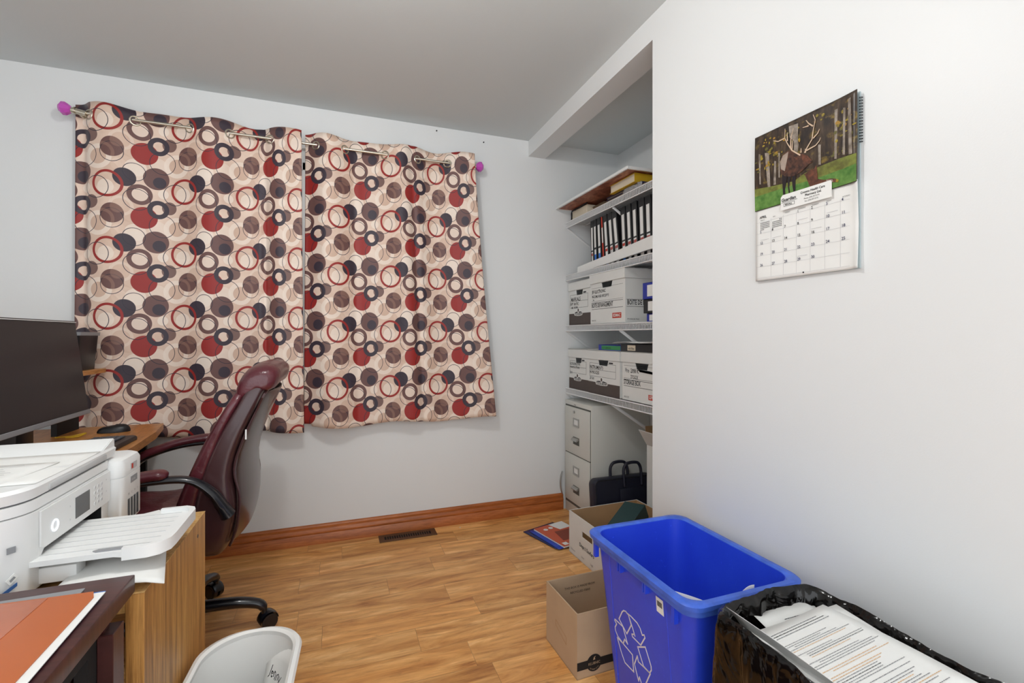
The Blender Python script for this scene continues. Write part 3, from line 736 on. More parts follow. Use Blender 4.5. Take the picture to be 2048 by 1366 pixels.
# ------------------------------------------------------------------ white open box on the floor with a teal file
t = thing('open_box', 'open white cardboard box with hand hole on floor before the cabinet', 'box', (1.402, 2.02, 0), math.radians(1.5))
carton(t, .44, .54, .222, .004, CARDW, CARDB, (.135, .235, .128, .158))
T = plane_T((-.2203, .27, 0), (0, -1, 0), (0, 0, 1)); bm = BM()
text(bm, 'Dept I Surfers', .028, T, .11, .075, .9, 0, False, .012, -.05, .05)
for (u, s) in ((.02, 'Fellowes'), (.13, 'letter'), (.22, 'legal'), (.34, 'file'), (.44, 'UN')):
    b2 = BM(); text(b2, s, .017, T, u, .022, .8, 0); obj('printed_word', b2, GREYP, t, smooth=0)
obj('handwriting', bm, INK, t, smooth=0)
TEAL = M('dark_teal_board', '#1f3f40', .5)
t = thing('box_file', 'dark teal magazine file lying tilted inside the open white box', 'file holder', (1.375, 2.07, .185))
d1 = Vector((.66, .34, .30)).normalized(); n1 = Vector((-.30, -.05, .95)); n1 = (n1-d1*n1.dot(d1)).normalized(); s1 = n1.cross(d1)
R = Matrix((d1, s1, n1)).transposed().to_4x4()
t.rotation_euler = R.to_euler()
bm = BM()
box(bm, -.15, .15, -.06, .06, .03, .033); box(bm, -.15, .15, -.06, .06, -.045, -.042); box(bm, -.15, .15, -.06, -.057, -.042, .03); box(bm, -.15, -.147, -.06, .06, -.042, .03)
obj('file_body', bm, TEAL, t, smooth=0)
bm = BM(); box(bm, -.14, .13, -.055, .055, -.038, .015); obj('dark_contents', bm, BLACKM, t, smooth=0)
bm = BM(); tube(bm, [(.1515+.0005, .0+.012*math.cos(a), -.0+.012*math.sin(a)) for a in [2*PI*k/20 for k in range(20)]], .002, 6, closed=True); box(bm, .15, .151, -.06, .06, -.045, .033); obj('finger_ring', bm, NICKEL if False else TEAL, t)

# ------------------------------------------------------------------ folders and booklets on the floor
NAVYF = M('navy_folder', '#20295e', .4); ORG = M('orange_cover', '#cc5a38', .5); BLF = M('cobalt_folder', '#1c3fb0', .35)
def sheet(name, label, cat, loc, rot, w_, h_, th, mat, group=None, curl=0, parent=None):
    bm = BM(); n = 8
    top = [[bm.verts.new((-w_/2+w_*i/n, -h_/2+h_*j/n, curl*((i/n-.5)**2)*4)) for j in range(n+1)] for i in range(n+1)]
    for i in range(n):
        for j in range(n): bm.faces.new((top[i][j], top[i+1][j], top[i+1][j+1], top[i][j+1]))
    o = obj(name, bm, mat, parent, label=label, cat=cat, group=group)
    o.location = loc; o.rotation_euler = rot
    solid(o, th, 1); return o
sheet('folder', 'navy folder lowest and furthest back of the pile on the floor', 'folder', (1.185, 2.492, .003), (0, 0, math.radians(17)), .235, .285, .003, NAVYF)
sheet('folder', 'cobalt blue tabbed folder under the orange booklet on the floor', 'folder', (1.205, 2.465, .008), (0, 0, math.radians(12)), .23, .285, .003, BLF)
t = thing('booklet', 'orange booklet with two white dots topmost of the floor pile', 'booklet', (1.225, 2.462, .012), math.radians(13))
bm = BM(); box(bm, -.105, .105, -.14, .14, 0, .008); obj('pages', bm, PAPER, t, smooth=0)
bm = BM(); box(bm, -.106, .106, -.141, .141, .008, .0088); obj('cover', bm, ORG, t, smooth=0)
bm = BM(); T = Matrix.Translation((0, 0, .0088))
for (x, y) in ((-.055, .09), (-.015, .095)): prism(bm, [(x+.014*math.cos(a), y+.014*math.sin(a)) for a in [2*PI*k/16 for k in range(16)]], T, .0004, 0)
prism(bm, [(-.06, -.08), (.06, -.09), (.08, .03), (-.03, .04)], T, .0004, 1); prism(bm, [(.02, .05), (.105, .05), (.105, .14), (.0, .14)], T, .0006, 0)
prism(bm, [(-.09, -.13), (-.06, -.13), (-.06, -.10), (-.09, -.10)], T, .0006, 0)
prism(bm, [(.07, -.10), (.104, -.10), (.104, .04), (.085, .04)], T, .0005, 2)
obj('cover_print', bm, [PAPER, M('rust_print', '#8a4030', .6), M('green_label', '#3d8f55', .6)], t, smooth=0)
bm = BM(); prism(bm, [(-.02, 0), (.02, .0), (.02, .01), (-.02, .01)], Matrix.Identity(4), .004); bm.free()
bm = BM(); box(bm, .545+.15, .545+.156, 2.79, 2.795, .0005, .003); obj('paper_scrap', bm, PAPER, world=True, label='tiny white paper scrap on the floor right of the vent', cat='scrap', smooth=0)

# ------------------------------------------------------------------ brown carton on the floor
t = thing('cardboard_box', 'open brown cardboard box with black brand band behind the blue bin', 'box', (.92, 1.538, 0), math.radians(1.5))
carton(t, .33, .236, .222, .004, CARDT, CARDT)
T = plane_T((-.165, -.1184, 0), (1, 0, 0), (0, 0, 1)); bm = BM()
rect(bm, T, 0, .33, .030, .058, .0005, 0)
cx, cyy = .066, .045
prism(bm, [(cx+.029*math.cos(a), cyy+.029*math.sin(a)) for a in [2*PI*k/28 for k in range(28)]], T, .0009, 0)
text(bm, 'KLUBNIC', .0125, T @ Matrix.Translation((0, 0, .0006)), cx, cyy-.005, .9, 1, True)
for k, ch in enumerate('SCIENTIFIC'):
    a = math.radians(225+k*10); text(bm, ch, .006, T @ Matrix.Translation((0, 0, .0006)), cx+.024*math.cos(a), cyy+.024*math.sin(a), 1, 1, True, 0, a+PI/2)
prism(bm, [(cx-.004, cyy+.010), (cx+.004, cyy+.011), (cx+.002, cyy+.017), (cx+.006, cyy+.022), (cx-.001, cyy+.019)], T, .0014, 1)
PR3 = [M('black_print', '#141416', .7), CARDT, CARDB]
obj('printing', bm, PR3, t, smooth=0); bm = BM()
Tl = plane_T((-.1654, .118, 0), (0, -1, 0), (0, 0, 1))
ribbon(bm, [(.08, .12), (.16, .10), (.16, .075), (.08, .10)], .002, Tl, .0004, True, 2)
obj('hand_hold', bm, PR3, t, smooth=0); bm = BM()
Ti = plane_T((-.165, .1118, 0), (1, 0, 0), (0, 0, 1))
text(bm, 'THIS BOX IS MADE FROM', .012, Ti, .075, .175, 1, 0); text(bm, 'RECYCLED FIBRE', .012, Ti, .10, .155, 1, 0)
obj('printing', bm, PR3, t, smooth=0)

# ------------------------------------------------------------------ blue recycling bin
m, nt, b = newmat('blue_bin_plastic'); BINB = m
v = coords(nt); s1_ = noise(nt, v, 3, 4); s2_ = noise(nt, coords(nt, (1, 9, 2)), 14, 6, .7, 2)
c = mixc(nt, 1, ramp(nt, s1_, [(.3, lin('#2440d2')), (.7, lin('#2f52e2'))]), ramp(nt, s2_, [(.63, (1, 1, 1, 1)), (.70, (2.3, 1.9, 1.35, 1))]), 'MULTIPLY')
nt.links.new(c, b.inputs['Base Color']); b.inputs['Roughness'].default_value = .33; bump(nt, b, noise(nt, v, 120, 3), .08, .0006)
BINBR = M('scuffed_blue_rim', '#4068d2', .4, var=.3, vscale=18)
BX0, BX1, BY0, BY1, BZ = .757, 1.105, .868, 1.328, .546
bcx, bcy = (BX0+BX1)/2, (BY0+BY1)/2
t = thing('recycling_bin', 'tall blue plastic recycling bin with white arrow symbol', 'bin', (bcx, bcy, 0))
def binring(z, off, n=6):
    k = (BZ-z)*.085
    return [(x, y, z) for x, y in rrect(bcx, bcy, (BX1-BX0)/2-k+off, (BY1-BY0)/2-k+off, .042, n)]
bm = BM()
rings = [binring(.001, -.015), binring(.012, -.008), binring(.1, -.008), binring(.47, -.008), binring(BZ-.006, -.008), binring(BZ-.004, -.013), binring(.47, -.013), binring(.02, -.013), binring(.012, -.02)]
loft(bm, rings)
for y in (BY0+.04, BY1-.04):      # moulded corner creases on the long sides
    for x in (1,):
        pass
for y in (BY0+.105, BY1-.095):
    for s in (-1, 1):
        xx0 = bcx+s*((BX1-BX0)/2-.008)
        tube(bm, [(xx0-s*(BZ-.05)*.085, y, .05), (xx0-s*.004, y, BZ-.035)], .0022, 6)
bmesh.ops.recalc_face_normals(bm, faces=bm.faces)
body = obj('bin_body', bm, BINB, t, world=True, smooth=35)
bm = BM()
prof = [(-.006, -.030), (.006, -.032), (.007, -.016), (.013, -.015), (.014, -.004), (.009, .001), (-.004, .002), (-.010, -.003), (-.011, -.012), (-.007, -.014)]
rings = []
for (off, dz) in prof: rings.append([(x, y, BZ+dz+.0) for x, y, z in binring(BZ, off-.002)])
loft(bm, rings+[rings[0]], cap=False); bmesh.ops.remove_doubles(bm, verts=bm.verts, dist=1e-5); bmesh.ops.recalc_face_normals(bm, faces=bm.faces)
obj('rim', bm, BINBR, t, world=True, smooth=35)
bm = BM()
for y in (BY1-.03, 1.170, 1.158, 1.050, 1.040, .93):
    z1 = BZ-.03; L = .03 if y not in (BY1-.03, .93) else .045
    box(bm, BX0-.001, BX0+.012, y-.003 if L < .04 else y-.006, y+.003 if L < .04 else y+.006, z1-L, z1)
    obj('rib', bm, BINB, t, world=True, smooth=0); bm = BM()
bm.free()
LOGO = [[(-1.201, 0.324), (-1.181, 0.356), (-1.172, 0.365), (-1.16, 0.369), (-1.148, 0.366), (-1.137, 0.342), (-1.164, 0.301)], [(-1.158, 0.367), (-1.135, 0.369), (-1.106, 0.367), (-1.093, 0.359), (-1.085, 0.345), (-1.076, 0.351), (-1.073, 0.345), (-1.096, 0.31), (-1.135, 0.31), (-1.137, 0.316), (-1.125, 0.323), (-1.122, 0.32), (-1.132, 0.339), (-1.148, 0.366)], [(-1.225, 0.309), (-1.183, 0.311), (-1.164, 0.271), (-1.178, 0.276), (-1.188, 0.257), (-1.215, 0.262), (-1.227, 0.273), (-1.227, 0.284), (-1.217, 0.299), (-1.227, 0.304)], [(-1.219, 0.256), (-1.19, 0.257), (-1.142, 0.253), (-1.142, 0.203), (-1.186, 0.201), (-1.201, 0.22)], [(-1.112, 0.295), (-1.075, 0.318), (-1.064, 0.298), (-1.054, 0.279), (-1.054, 0.268), (-1.063, 0.254), (-1.09, 0.255)], [(-1.117, 0.266), (-1.114, 0.251), (-1.09, 0.253), (-1.06, 0.254), (-1.087, 0.205), (-1.103, 0.19), (-1.114, 0.207), (-1.12, 0.192), (-1.135, 0.231)]]
bm = BM(); zt, zb_ = .45, .1
xt_ = BX0+.008+(BZ-zt)*.085; xb_ = BX0+.008+(BZ-zb_)*.085
Tb = plane_T((xt_-.0006, 0, zt), (0, -1, 0), Vector((xt_-xb_, 0, zt-zb_)))
for P in LOGO: ribbon(bm, [(x, z-zt) for x, z in P], .0036, Tb, .0006)
WPR = M('white_print', '#e6e2e6', .6)
obj('recycling_symbol', bm, WPR, t, world=True, smooth=0, label='white outlined recycling arrows')
bm = BM(); T2 = Tb
prism(bm, [(-1.010, .005), (-.982, .005), (-.982, .045), (-1.010, .045)], T2, .0006, 0)
for k in range(9):
    u = -1.006+k*.0022; prism(bm, [(u, .022), (u+.0008+(k % 3)*.0004, .022), (u+.0008+(k % 3)*.0004, .036), (u, .036)], T2, .001, 1)
obj('barcode_sticker', bm, [PAPER, INK], t, world=True, smooth=0)
def poly_sheet(name, label, pts, mat=PAPER, group=None, th=.0008):
    bm = BM(); n = 10; a, b_, c_, d_ = [Vector(p) for p in pts]; g = []
    for i in range(n+1):
        row = []
        for j in range(n+1):
            u, v_ = i/n, j/n
            p = a*(1-u)*(1-v_)+b_*u*(1-v_)+c_*u*v_+d_*(1-u)*v_
            p.z += .004*math.sin(u*3+v_*2); row.append(bm.verts.new(p))
        g.append(row)
    for i in range(n):
        for j in range(n): bm.faces.new((g[i][j], g[i+1][j], g[i+1][j+1], g[i][j+1]))
    o = obj(name, bm, mat, world=True, label=label, cat='paper', group=group); solid(o, th); return o
poly_sheet('paper_sheet', 'white paper leaning in the near left corner of the blue bin', [(.80, 1.0, .510), (.90, .905, .486), (.92, .91, .27), (.83, 1.03, .28)], group=None)
poly_sheet('paper_sheet', 'white paper scrap peeking over the near rim inside the blue bin', [(.945, .900, .530), (.985, .902, .536), (.985, .91, .42), (.94, .91, .42)])

# ------------------------------------------------------------------ bin with black garbage bag
m, nt, b = newmat('black_bag_film'); BAG = m
v = coords(nt); nn = noise(nt, v, 5.5, 3, .5, 2.2)
nt.links.new(ramp(nt, noise(nt, v, 4, 4), [(.35, lin('#050505')), (.7, lin('#0e0a09'))]), b.inputs['Base Color'])
b.inputs['Roughness'].default_value = .13; b.inputs['Specular IOR Level'].default_value = .42; bump(nt, b, nn, .9, .018)
gx0, gx1, gy0, gy1, gz = .762, 1.085, .33, .838, .565
gcx, gcy = (gx0+gx1)/2, (gy0+gy1)/2
t = thing('garbage_bin', 'bin lined with a glossy black garbage bag full of papers', 'bin', (gcx, gcy, 0))
bm = BM(); loft(bm, [[(x, y, z) for x, y in rrect(gcx, gcy, (gx1-gx0)/2-k, (gy1-gy0)/2-k, .04, 6)] for z, k in ((.001, .06), (.53, .018), (.53, .024), (.012, .066))]); bmesh.ops.recalc_face_normals(bm, faces=bm.faces); obj('bin_body', bm, BLACKP, t, world=True)
bm = BM(); rings = []
prof = [(.12, .016), (.18, .006), (.22, .005), (.26, .004), (.30, .002), (.34, .0), (.38, 0), (.42, .0), (.455, -.001), (.49, -.002), (.515, -.003), (.54, -.004), (.562, -.006), (.568, -.012), (.562, -.020), (.545, -.024), (.53, -.028), (.51, -.030), (.49, -.032), (.465, -.034), (.44, -.036), (.41, -.038), (.38, -.040), (.35, -.044), (.32, -.05), (.30, -.12)]
N = 40
for (z, off) in prof:
    base = [Vector(q) for q in rrect(gcx, gcy, (gx1-gx0)/2+off, (gy1-gy0)/2+off, .045 if off > -.04 else .03, N//4)]
    ring = []
    cum = [0]
    for i in range(len(base)): cum.append(cum[-1]+(base[(i+1) % len(base)]-base[i]).length)
    dense = []; j = 0; ND = 260
    for i in range(ND):       # even steps along the outline
        L_ = cum[-1]*i/ND
        while cum[j+1] < L_: j += 1
        dense.append(base[j].lerp(base[(j+1) % len(base)], (L_-cum[j])/max(1e-9, cum[j+1]-cum[j])))
    for i, p in enumerate(dense):
        d = (p-Vector((gcx, gcy))).normalized()
        sidek = max(0, min(1, (.60-z)/.08)) if z < .55 else .35
        wv = mnoise.noise(Vector((p.x*22, p.y*22, z*6)))*.018+abs(mnoise.noise(Vector((p.x*40, p.y*40, z*7+7))))*.012
        zz = z+(.010*mnoise.noise(Vector((p.x*9, p.y*9, 3))) if z > .5 else 0)
        q = p+d*(wv*(.35+.65*sidek)-.004)
        q.x = min(q.x, 1.16)
        ring.append((q.x, q.y if q.y < .856 else .856, zz))
    rings.append(ring)
loft(bm, rings, cap=False); bmesh.ops.recalc_face_normals(bm, faces=bm.faces)
obj('bag_liner', bm, BAG, t, world=True, smooth=50)
# printed papers in it
def printed_sheet(label, o_, r_, d_, w_, h_, lines, group='printed papers in the black garbage bag', bend=.0, hl=()):
    """o_ top-left corner, r_ rightwards, d_ downwards direction"""
    r_ = Vector(r_).normalized(); d_ = Vector(d_); d_ = (d_-r_*d_.dot(r_)).normalized(); up = -d_; n_ = r_.cross(up)
    if n_.z < 0: n_ = -n_
    t = thing('paper_sheet', label, 'paper', tuple(Vector(o_)), 0, group)
    def P(u, v_): return r_*u+d_*v_+n_*(bend*math.sin(PI*v_/h_))
    bm = BM(); n = 10
    g = [[bm.verts.new(P(w_*i/n, h_*j/n)) for j in range(n+1)] for i in range(n+1)]
    for i in range(n):
        for j in range(n): bm.faces.new((g[i][j], g[i][j+1], g[i+1][j+1], g[i+1][j]))
    bmesh.ops.recalc_face_normals(bm, faces=bm.faces)
    solid(obj('sheet', bm, PAPER, t), .0006)
    bm = BM(); rnd = random.Random(hash(label) % 1000 if False else len(label))
    for (v0, u0, u1, wt, mi) in lines:
        u = u0
        while u < u1-.003:
            L = rnd.uniform(.002, .008); ue = min(u+L, u1)
            q = [P(u, v0)+n_*.0012, P(ue, v0)+n_*.0012, P(ue, v0+wt)+n_*.0012, P(u, v0+wt)+n_*.0012]
            f = bm.faces.new([bm.verts.new(x) for x in q]); f.material_index = mi; u = ue+.0011
    obj('printed_text', bm, [M('grey_text', '#77777c', .8), INK, M('orange_highlight', '#dba866', .7)], t, smooth=0)
lines = []
for k in range(3): lines.append((.022+k*.007, .04, .17+.01*k, .0016, 1 if k == 1 else 0))
v0 = .06
rn = random.Random(3)
while v0 < .26:
    L = rn.uniform(.10, .175); st = rn.choice([.02, .03, .03, .05]); wt = .0011
    lines.append((v0, st, min(.2, st+L), wt, 2 if rn.random() < .22 else (1 if rn.random() < .2 else 0)))
    v0 += .0052 if rn.random() < .8 else .011
printed_sheet('white printed page with orange highlighted lines, topmost in the black bag', (.802, .752, .532), (.2, -.006, .030), (-.06, -.279, .012), .216, .279, lines, bend=.004)
l2 = [(.02+.006*k, .11, .20, .0014, 1 if k < 2 else 0) for k in range(9)]+[(.08+.006*k, .14, .2, .0014, 2 if k in (3, 4) else 0) for k in range(10)]
printed_sheet('white printed page just right of the highlighted page in the black bag', (.830, .772, .525), (.205, -.04, .042), (-.10, -.26, .0), .216, .279, l2, bend=.002)
l3 = [(.03+.007*k, .06, .14, .0016, 1 if k == 0 else 0) for k in range(3)]
printed_sheet('blank-topped page at the back of the black bag behind the highlighted page', (.882, .812, .532), (1, -.03, .02), (-.03, -.25, -.06), .165, .25, l3)
l4 = [(.02+.006*k, .02, .16, .0022, 1) for k in range(14)]
printed_sheet('page with dense black grid print under the highlighted page', (.795, .775, .520), (.9, -.12, .0), (-.04, -.279, -.005), .216, .27, l4)
o = poly_sheet('paper_sheet', 'long curled white strip of paper along the left side of the black bag', [(.798, .805, .570), (.784, .46, .574), (.822, .46, .548), (.812, .78, .540)])
poly_sheet('paper_sheet', 'small white paper corner low at the right of the black bag', [(1.0, .52, .50), (1.03, .515, .505), (1.03, .47, .50), (.99, .47, .49)])

# ------------------------------------------------------------------ wall calendar
YL, ZBm = 1.061, 1.325
t = thing('wall_calendar', 'wall calendar with an elk photograph and April page', 'calendar', (XR-.004, .912, 1.535))
T = plane_T((XR-.008, YL, ZBm), (0, -1, 0), (0, 0, 1))
WC = .296; ZS = .206
def page(z0, z1, x_, mats, mi_fn=None, name='page', bow=.010, start=.75, bulge=.003):
    bm = BM(); n = 28; g = []
    uvl = bm.loops.layers.uv.new('UVMap'); UVd = {}
    for i in range(n+1):
        row = []
        for j in range(n+1):
            u, v_ = i/n, j/n
            out = bow*(max(0, u-start)/(1-start))**2*(.4+.6*abs(2*v_-1)) + bulge*math.sin(PI*v_)
            vv = bm.verts.new((x_-out*.6, YL-WC*u, z0+(z1-z0)*v_)); UVd[vv] = (u, v_); row.append(vv)
        g.append(row)
    for i in range(n):
        for j in range(n):
            f = bm.faces.new((g[i][j], g[i+1][j], g[i+1][j+1], g[i][j+1]))
            for l in f.loops: l[uvl].uv = UVd[l.vert]
    o = obj(name, bm, mats, t, world=True, smooth=60); solid(o, .0012, -1); return o
# forest picture background: procedural print
m, nt, b = newmat('forest_print'); FOR = m
tc = nt.nodes.new('ShaderNodeTexCoord'); mp = nt.nodes.new('ShaderNodeMapping'); mp.inputs['Scale'].default_value = (7, 1.1, 1); nt.links.new(tc.outputs['UV'], mp.inputs[0])
f1 = noise(nt, mp.outputs[0], 3, 4, .6); mp2 = nt.nodes.new('ShaderNodeMapping'); nt.links.new(tc.outputs['UV'], mp2.inputs[0]); mp2.inputs['Scale'].default_value = (1.3, 1, 1)
f2 = noise(nt, mp2.outputs[0], 9, 4, .6)
c = ramp(nt, f1, [(.35, lin('#1f1612')), (.52, lin('#3a2b1f')), (.66, lin('#4f4030'))])
c = mixc(nt, ramp(nt, f2, [(.56, (0, 0, 0, 1)), (.72, (.8, .8, .8, 1))]), c, lin('#8a7430'))
nt.links.new(c, b.inputs['Base Color']); b.inputs['Roughness'].default_value = .35
def pr(name, a, b2, sc=30):
    m, nt, b = newmat(name); nt.links.new(ramp(nt, noise(nt, coords(nt), sc, 5), [(.35, lin(a)), (.65, lin(b2))]), b.inputs['Base Color']); b.inputs['Roughness'].default_value = .35; return m
page(ZBm+ZS, ZBm+.424, XR-.012, FOR, name='picture_page', bow=.009)
page(ZBm, ZBm+ZS+.004, XR-.009, PAPER, name='month_page', start=.93, bulge=0, bow=.014)
bm = BM(); box(bm, XR-.0045, XR-.0005, YL-WC+.002, YL, ZBm+.0, ZBm+.422); obj('back_pages', bm, M('stacked_page_edges', '#a9b8bb', .6), t, world=True, smooth=0)
POLY = {
'grass': [(0.001, 0.249), (0.102, 0.248), (0.156, 0.246), (0.206, 0.245), (0.295, 0.248), (0.295, 0.207), (0.001, 0.207)],
'brush': [(0.001, 0.272), (0.055, 0.264), (0.129, 0.257), (0.161, 0.269), (0.206, 0.273), (0.253, 0.275), (0.295, 0.273), (0.295, 0.247), (0.206, 0.244), (0.156, 0.246), (0.001, 0.248)],
'fol': [(0.004, 0.4), (0.042, 0.4), (0.073, 0.383), (0.084, 0.358), (0.081, 0.338), (0.058, 0.341), (0.027, 0.368)],
'fol2': [(0.262, 0.366), (0.278, 0.366), (0.294, 0.357), (0.294, 0.33), (0.282, 0.334), (0.268, 0.347)],
'big': [(0.113, 0.412), (0.141, 0.409), (0.141, 0.361), (0.144, 0.35), (0.14, 0.332), (0.129, 0.339), (0.129, 0.366), (0.116, 0.381)],
't1': [(0.036, 0.367), (0.050, 0.362), (0.055, 0.264), (0.046, 0.265)], 't2': [(0.068, 0.333), (0.074, 0.33), (0.073, 0.265), (0.065, 0.266)], 't3': [(0.015, 0.371), (0.021, 0.369), (0.023, 0.28), (0.018, 0.282)],
't4': [(0.240, 0.40), (0.248, 0.40), (0.246, 0.276), (0.240, 0.278)], 't5': [(0.262, 0.395), (0.268, 0.393), (0.267, 0.279), (0.261, 0.281)], 't6': [(0.274, 0.410), (0.281, 0.412), (0.285, 0.275), (0.276, 0.276)], 't7': [(0.198, 0.33), (0.205, 0.327), (0.205, 0.276), (0.199, 0.278)], 't8': [(0.081, 0.351), (0.086, 0.349), (0.086, 0.28), (0.082, 0.282)],
'leg1': [(0.093, 0.288), (0.109, 0.278), (0.106, 0.259), (0.102, 0.242), (0.103, 0.226), (0.096, 0.226), (0.097, 0.246), (0.093, 0.27)], 'leg2': [(0.11, 0.278), (0.123, 0.273), (0.117, 0.261), (0.115, 0.246), (0.118, 0.225), (0.113, 0.225), (0.111, 0.247)], 'leg3': [(0.124, 0.273), (0.135, 0.271), (0.132, 0.256), (0.129, 0.244), (0.133, 0.225), (0.128, 0.225), (0.124, 0.248)],
'body': [(0.086, 0.321), (0.093, 0.339), (0.11, 0.346), (0.124, 0.344), (0.135, 0.332), (0.156, 0.321), (0.169, 0.312), (0.182, 0.294), (0.18, 0.289), (0.172, 0.288), (0.166, 0.284), (0.156, 0.278), (0.145, 0.274), (0.135, 0.272), (0.121, 0.272), (0.102, 0.279), (0.09, 0.289), (0.087, 0.305)],
'back_patch': [(0.087, 0.323), (0.096, 0.338), (0.113, 0.343), (0.11, 0.326), (0.107, 0.314), (0.102, 0.293), (0.09, 0.302)],
'face': [(0.153, 0.322), (0.169, 0.312), (0.182, 0.294), (0.18, 0.289), (0.172, 0.289), (0.156, 0.302), (0.151, 0.314)], 'ear': [(0.129, 0.322), (0.151, 0.312), (0.145, 0.309), (0.135, 0.314)],
'fawn': [(0.159, 0.265), (0.169, 0.269), (0.179, 0.272), (0.187, 0.271), (0.193, 0.279), (0.195, 0.267), (0.193, 0.256), (0.197, 0.242), (0.214, 0.234), (0.23, 0.233), (0.244, 0.228), (0.251, 0.223), (0.249, 0.218), (0.23, 0.223), (0.218, 0.222), (0.197, 0.222), (0.177, 0.224), (0.173, 0.234), (0.174, 0.248), (0.172, 0.256), (0.163, 0.26)],
'fawn_patch': [(0.218, 0.233), (0.235, 0.229), (0.237, 0.222), (0.221, 0.226)], 'tail': [(0.244, 0.228), (0.251, 0.223), (0.249, 0.217), (0.243, 0.22)]}
ANT = [[(0.149, 0.32), (0.124, 0.342), (0.11, 0.366), (0.102, 0.384), (0.102, 0.41)], [(0.1, 0.384), (0.081, 0.383), (0.065, 0.391)], [(0.11, 0.373), (0.109, 0.397)], [(0.12, 0.35), (0.121, 0.379), (0.128, 0.401)], [(0.124, 0.343), (0.127, 0.372)], [(0.161, 0.322), (0.169, 0.334), (0.182, 0.35), (0.185, 0.373), (0.19, 0.397), (0.184, 0.413)], [(0.184, 0.383), (0.172, 0.395), (0.164, 0.407)], [(0.172, 0.389), (0.155, 0.391)], [(0.185, 0.351), (0.197, 0.359), (0.202, 0.368)], [(0.166, 0.326), (0.192, 0.33), (0.202, 0.338), (0.205, 0.345)], [(0.151, 0.326), (0.151, 0.338)], [(0.164, 0.321), (0.163, 0.332)]]
PM = [pr('grass_print', '#3f6e2a', '#6d9448', 45), pr('brush_print', '#5d5d2a', '#7f8a3c', 50), pr('foliage_print', '#6b5f22', '#b09a33', 70), pr('trunk_print', '#6f6458', '#a3988c', 60), pr('elk_print', '#2c1b18', '#5e3b2b', 110), pr('elk_back_print', '#8f7f72', '#a8978a'), pr('fawn_print', '#46281c', '#744530', 80), M('dark_leg_print', '#1d1418', .4), M('antler_print', '#d0b69b', .4), M('amber_leaf_print', '#a07a2a', .4), M('olive_leaf_print', '#5f5a2a', .4)]
IDX = {'grass': 0, 'brush': 1, 'fol': 2, 'fol2': 2, 'big': 3, 'body': 4, 'back_patch': 5, 'face': 6, 'ear': 6, 'fawn': 6, 'fawn_patch': 5, 'tail': 2, 'leg1': 7, 'leg2': 7, 'leg3': 7}
Tp = plane_T((XR-.0185, YL, ZBm), (0, -1, 0), (0, 0, 1))
bm = BM(); k = 0
def cal_off(u, v_):
    return 0
for name in ('brush', 'grass', 't1', 't2', 't3', 't4', 't5', 't6', 't7', 't8', 'big', 'leg1', 'leg2', 'leg3', 'body', 'back_patch', 'face', 'ear', 'fawn', 'fawn_patch', 'tail'):
    k += 1; P = POLY[name]
    # follow the slightly bowed page
    vs_ = []
    dense = []
    for i in range(len(P)):
        a_, b_ = P[i], P[(i+1) % len(P)]
        q = max(1, int(abs(a_[0]-b_[0])/.012))
        for s in range(q): dense.append((a_[0]+(b_[0]-a_[0])*s/q, a_[1]+(b_[1]-a_[1])*s/q))
    def bowed(x, y, lift):
        u = x/WC; v_ = (y-ZS)/(.424-ZS)
        out = .009*(max(0, u-.75)/.25)**2*(.4+.6*abs(2*v_-1))+.003*math.sin(PI*min(max(v_, 0), 1))
        return (XR-.012-out*.6-lift, YL-x, ZBm+y)
    f = bm.faces.new([bm.verts.new(bowed(x, y, 0.0008+.00005*k)) for x, y in dense]); f.material_index = IDX.get(name, 3)
rl = random.Random(11)
for (u0, u1, v0, v1, cnt) in ((.004, .11, .315, .405, 46), (.235, .293, .32, .37, 20), (.23, .293, .285, .30, 8), (.12, .29, .35, .41, 16)):
    for _ in range(cnt):
        u = rl.uniform(u0, u1); v_ = rl.uniform(v0, v1); ra, rb = rl.uniform(.002, .006), rl.uniform(.002, .005)
        if v_ > .417 or u > .29: continue
        f = bm.faces.new([bm.verts.new(bowed(min(.2955, u+ra*math.cos(q)), v_+rb*math.sin(q), .00085)) for q in [2*PI*i/7 for i in range(7)]]); f.material_index = rl.choice([2, 2, 9, 10])
for (u, v_, r_, mi) in ((.1665, .309, .0012, 7), (.1795, .2925, .0022, 7), (.176, .269, .0009, 7), (.1595, .2655, .0012, 7)):
    f = bm.faces.new([bm.verts.new(bowed(u+r_*math.cos(q), v_+r_*.8*math.sin(q), .0023)) for q in [2*PI*i/8 for i in range(8)]]); f.material_index = mi
bmesh.ops.triangulate(bm, faces=bm.faces)
for a_ in ANT:
    pts = [Vector(bowed(x, y, .0022)) for x, y in a_]
    r0 = [.0018*(1-.6*i/(len(pts)-1)) for i in range(len(pts))]
    n0 = len(bm.faces); tube(bm, pts, r0, 4, ref=(1, 0, 0), r2=r0, mi=8) if False else None
    for i in range(len(pts)-1):
        p, q = pts[i], pts[i+1]; d_ = (q-p).normalized(); s_ = Vector((0, -d_.z, d_.y))
        f = bm.faces.new([bm.verts.new(v_) for v_ in (p-s_*r0[i], q-s_*r0[i+1], q+s_*r0[i+1], p+s_*r0[i])]); f.material_index = 8
obj('elk_picture', bm, PM, t, world=True, smooth=0)
bm = BM(); Tm = plane_T((XR-.0100, YL, ZBm), (0, -1, 0), (0, 0, 1))
prism(bm, [(.090, .186), (.234, .186), (.234, .224), (.231, .228), (.096, .228), (.090, .222)], plane_T((XR-.0155, YL, ZBm), (0, -1, 0), (0, 0, 1)), .0008, 1)
Tc = plane_T((XR-.0164, YL, ZBm), (0, -1, 0), (0, 0, 1))
text(bm, 'Guardian', .0125, Tc, .093, .209, .95, 0, False, .02); ribbon(bm, [(.093, .2065), (.14, .2065)], .0009, Tc, .0003, False)
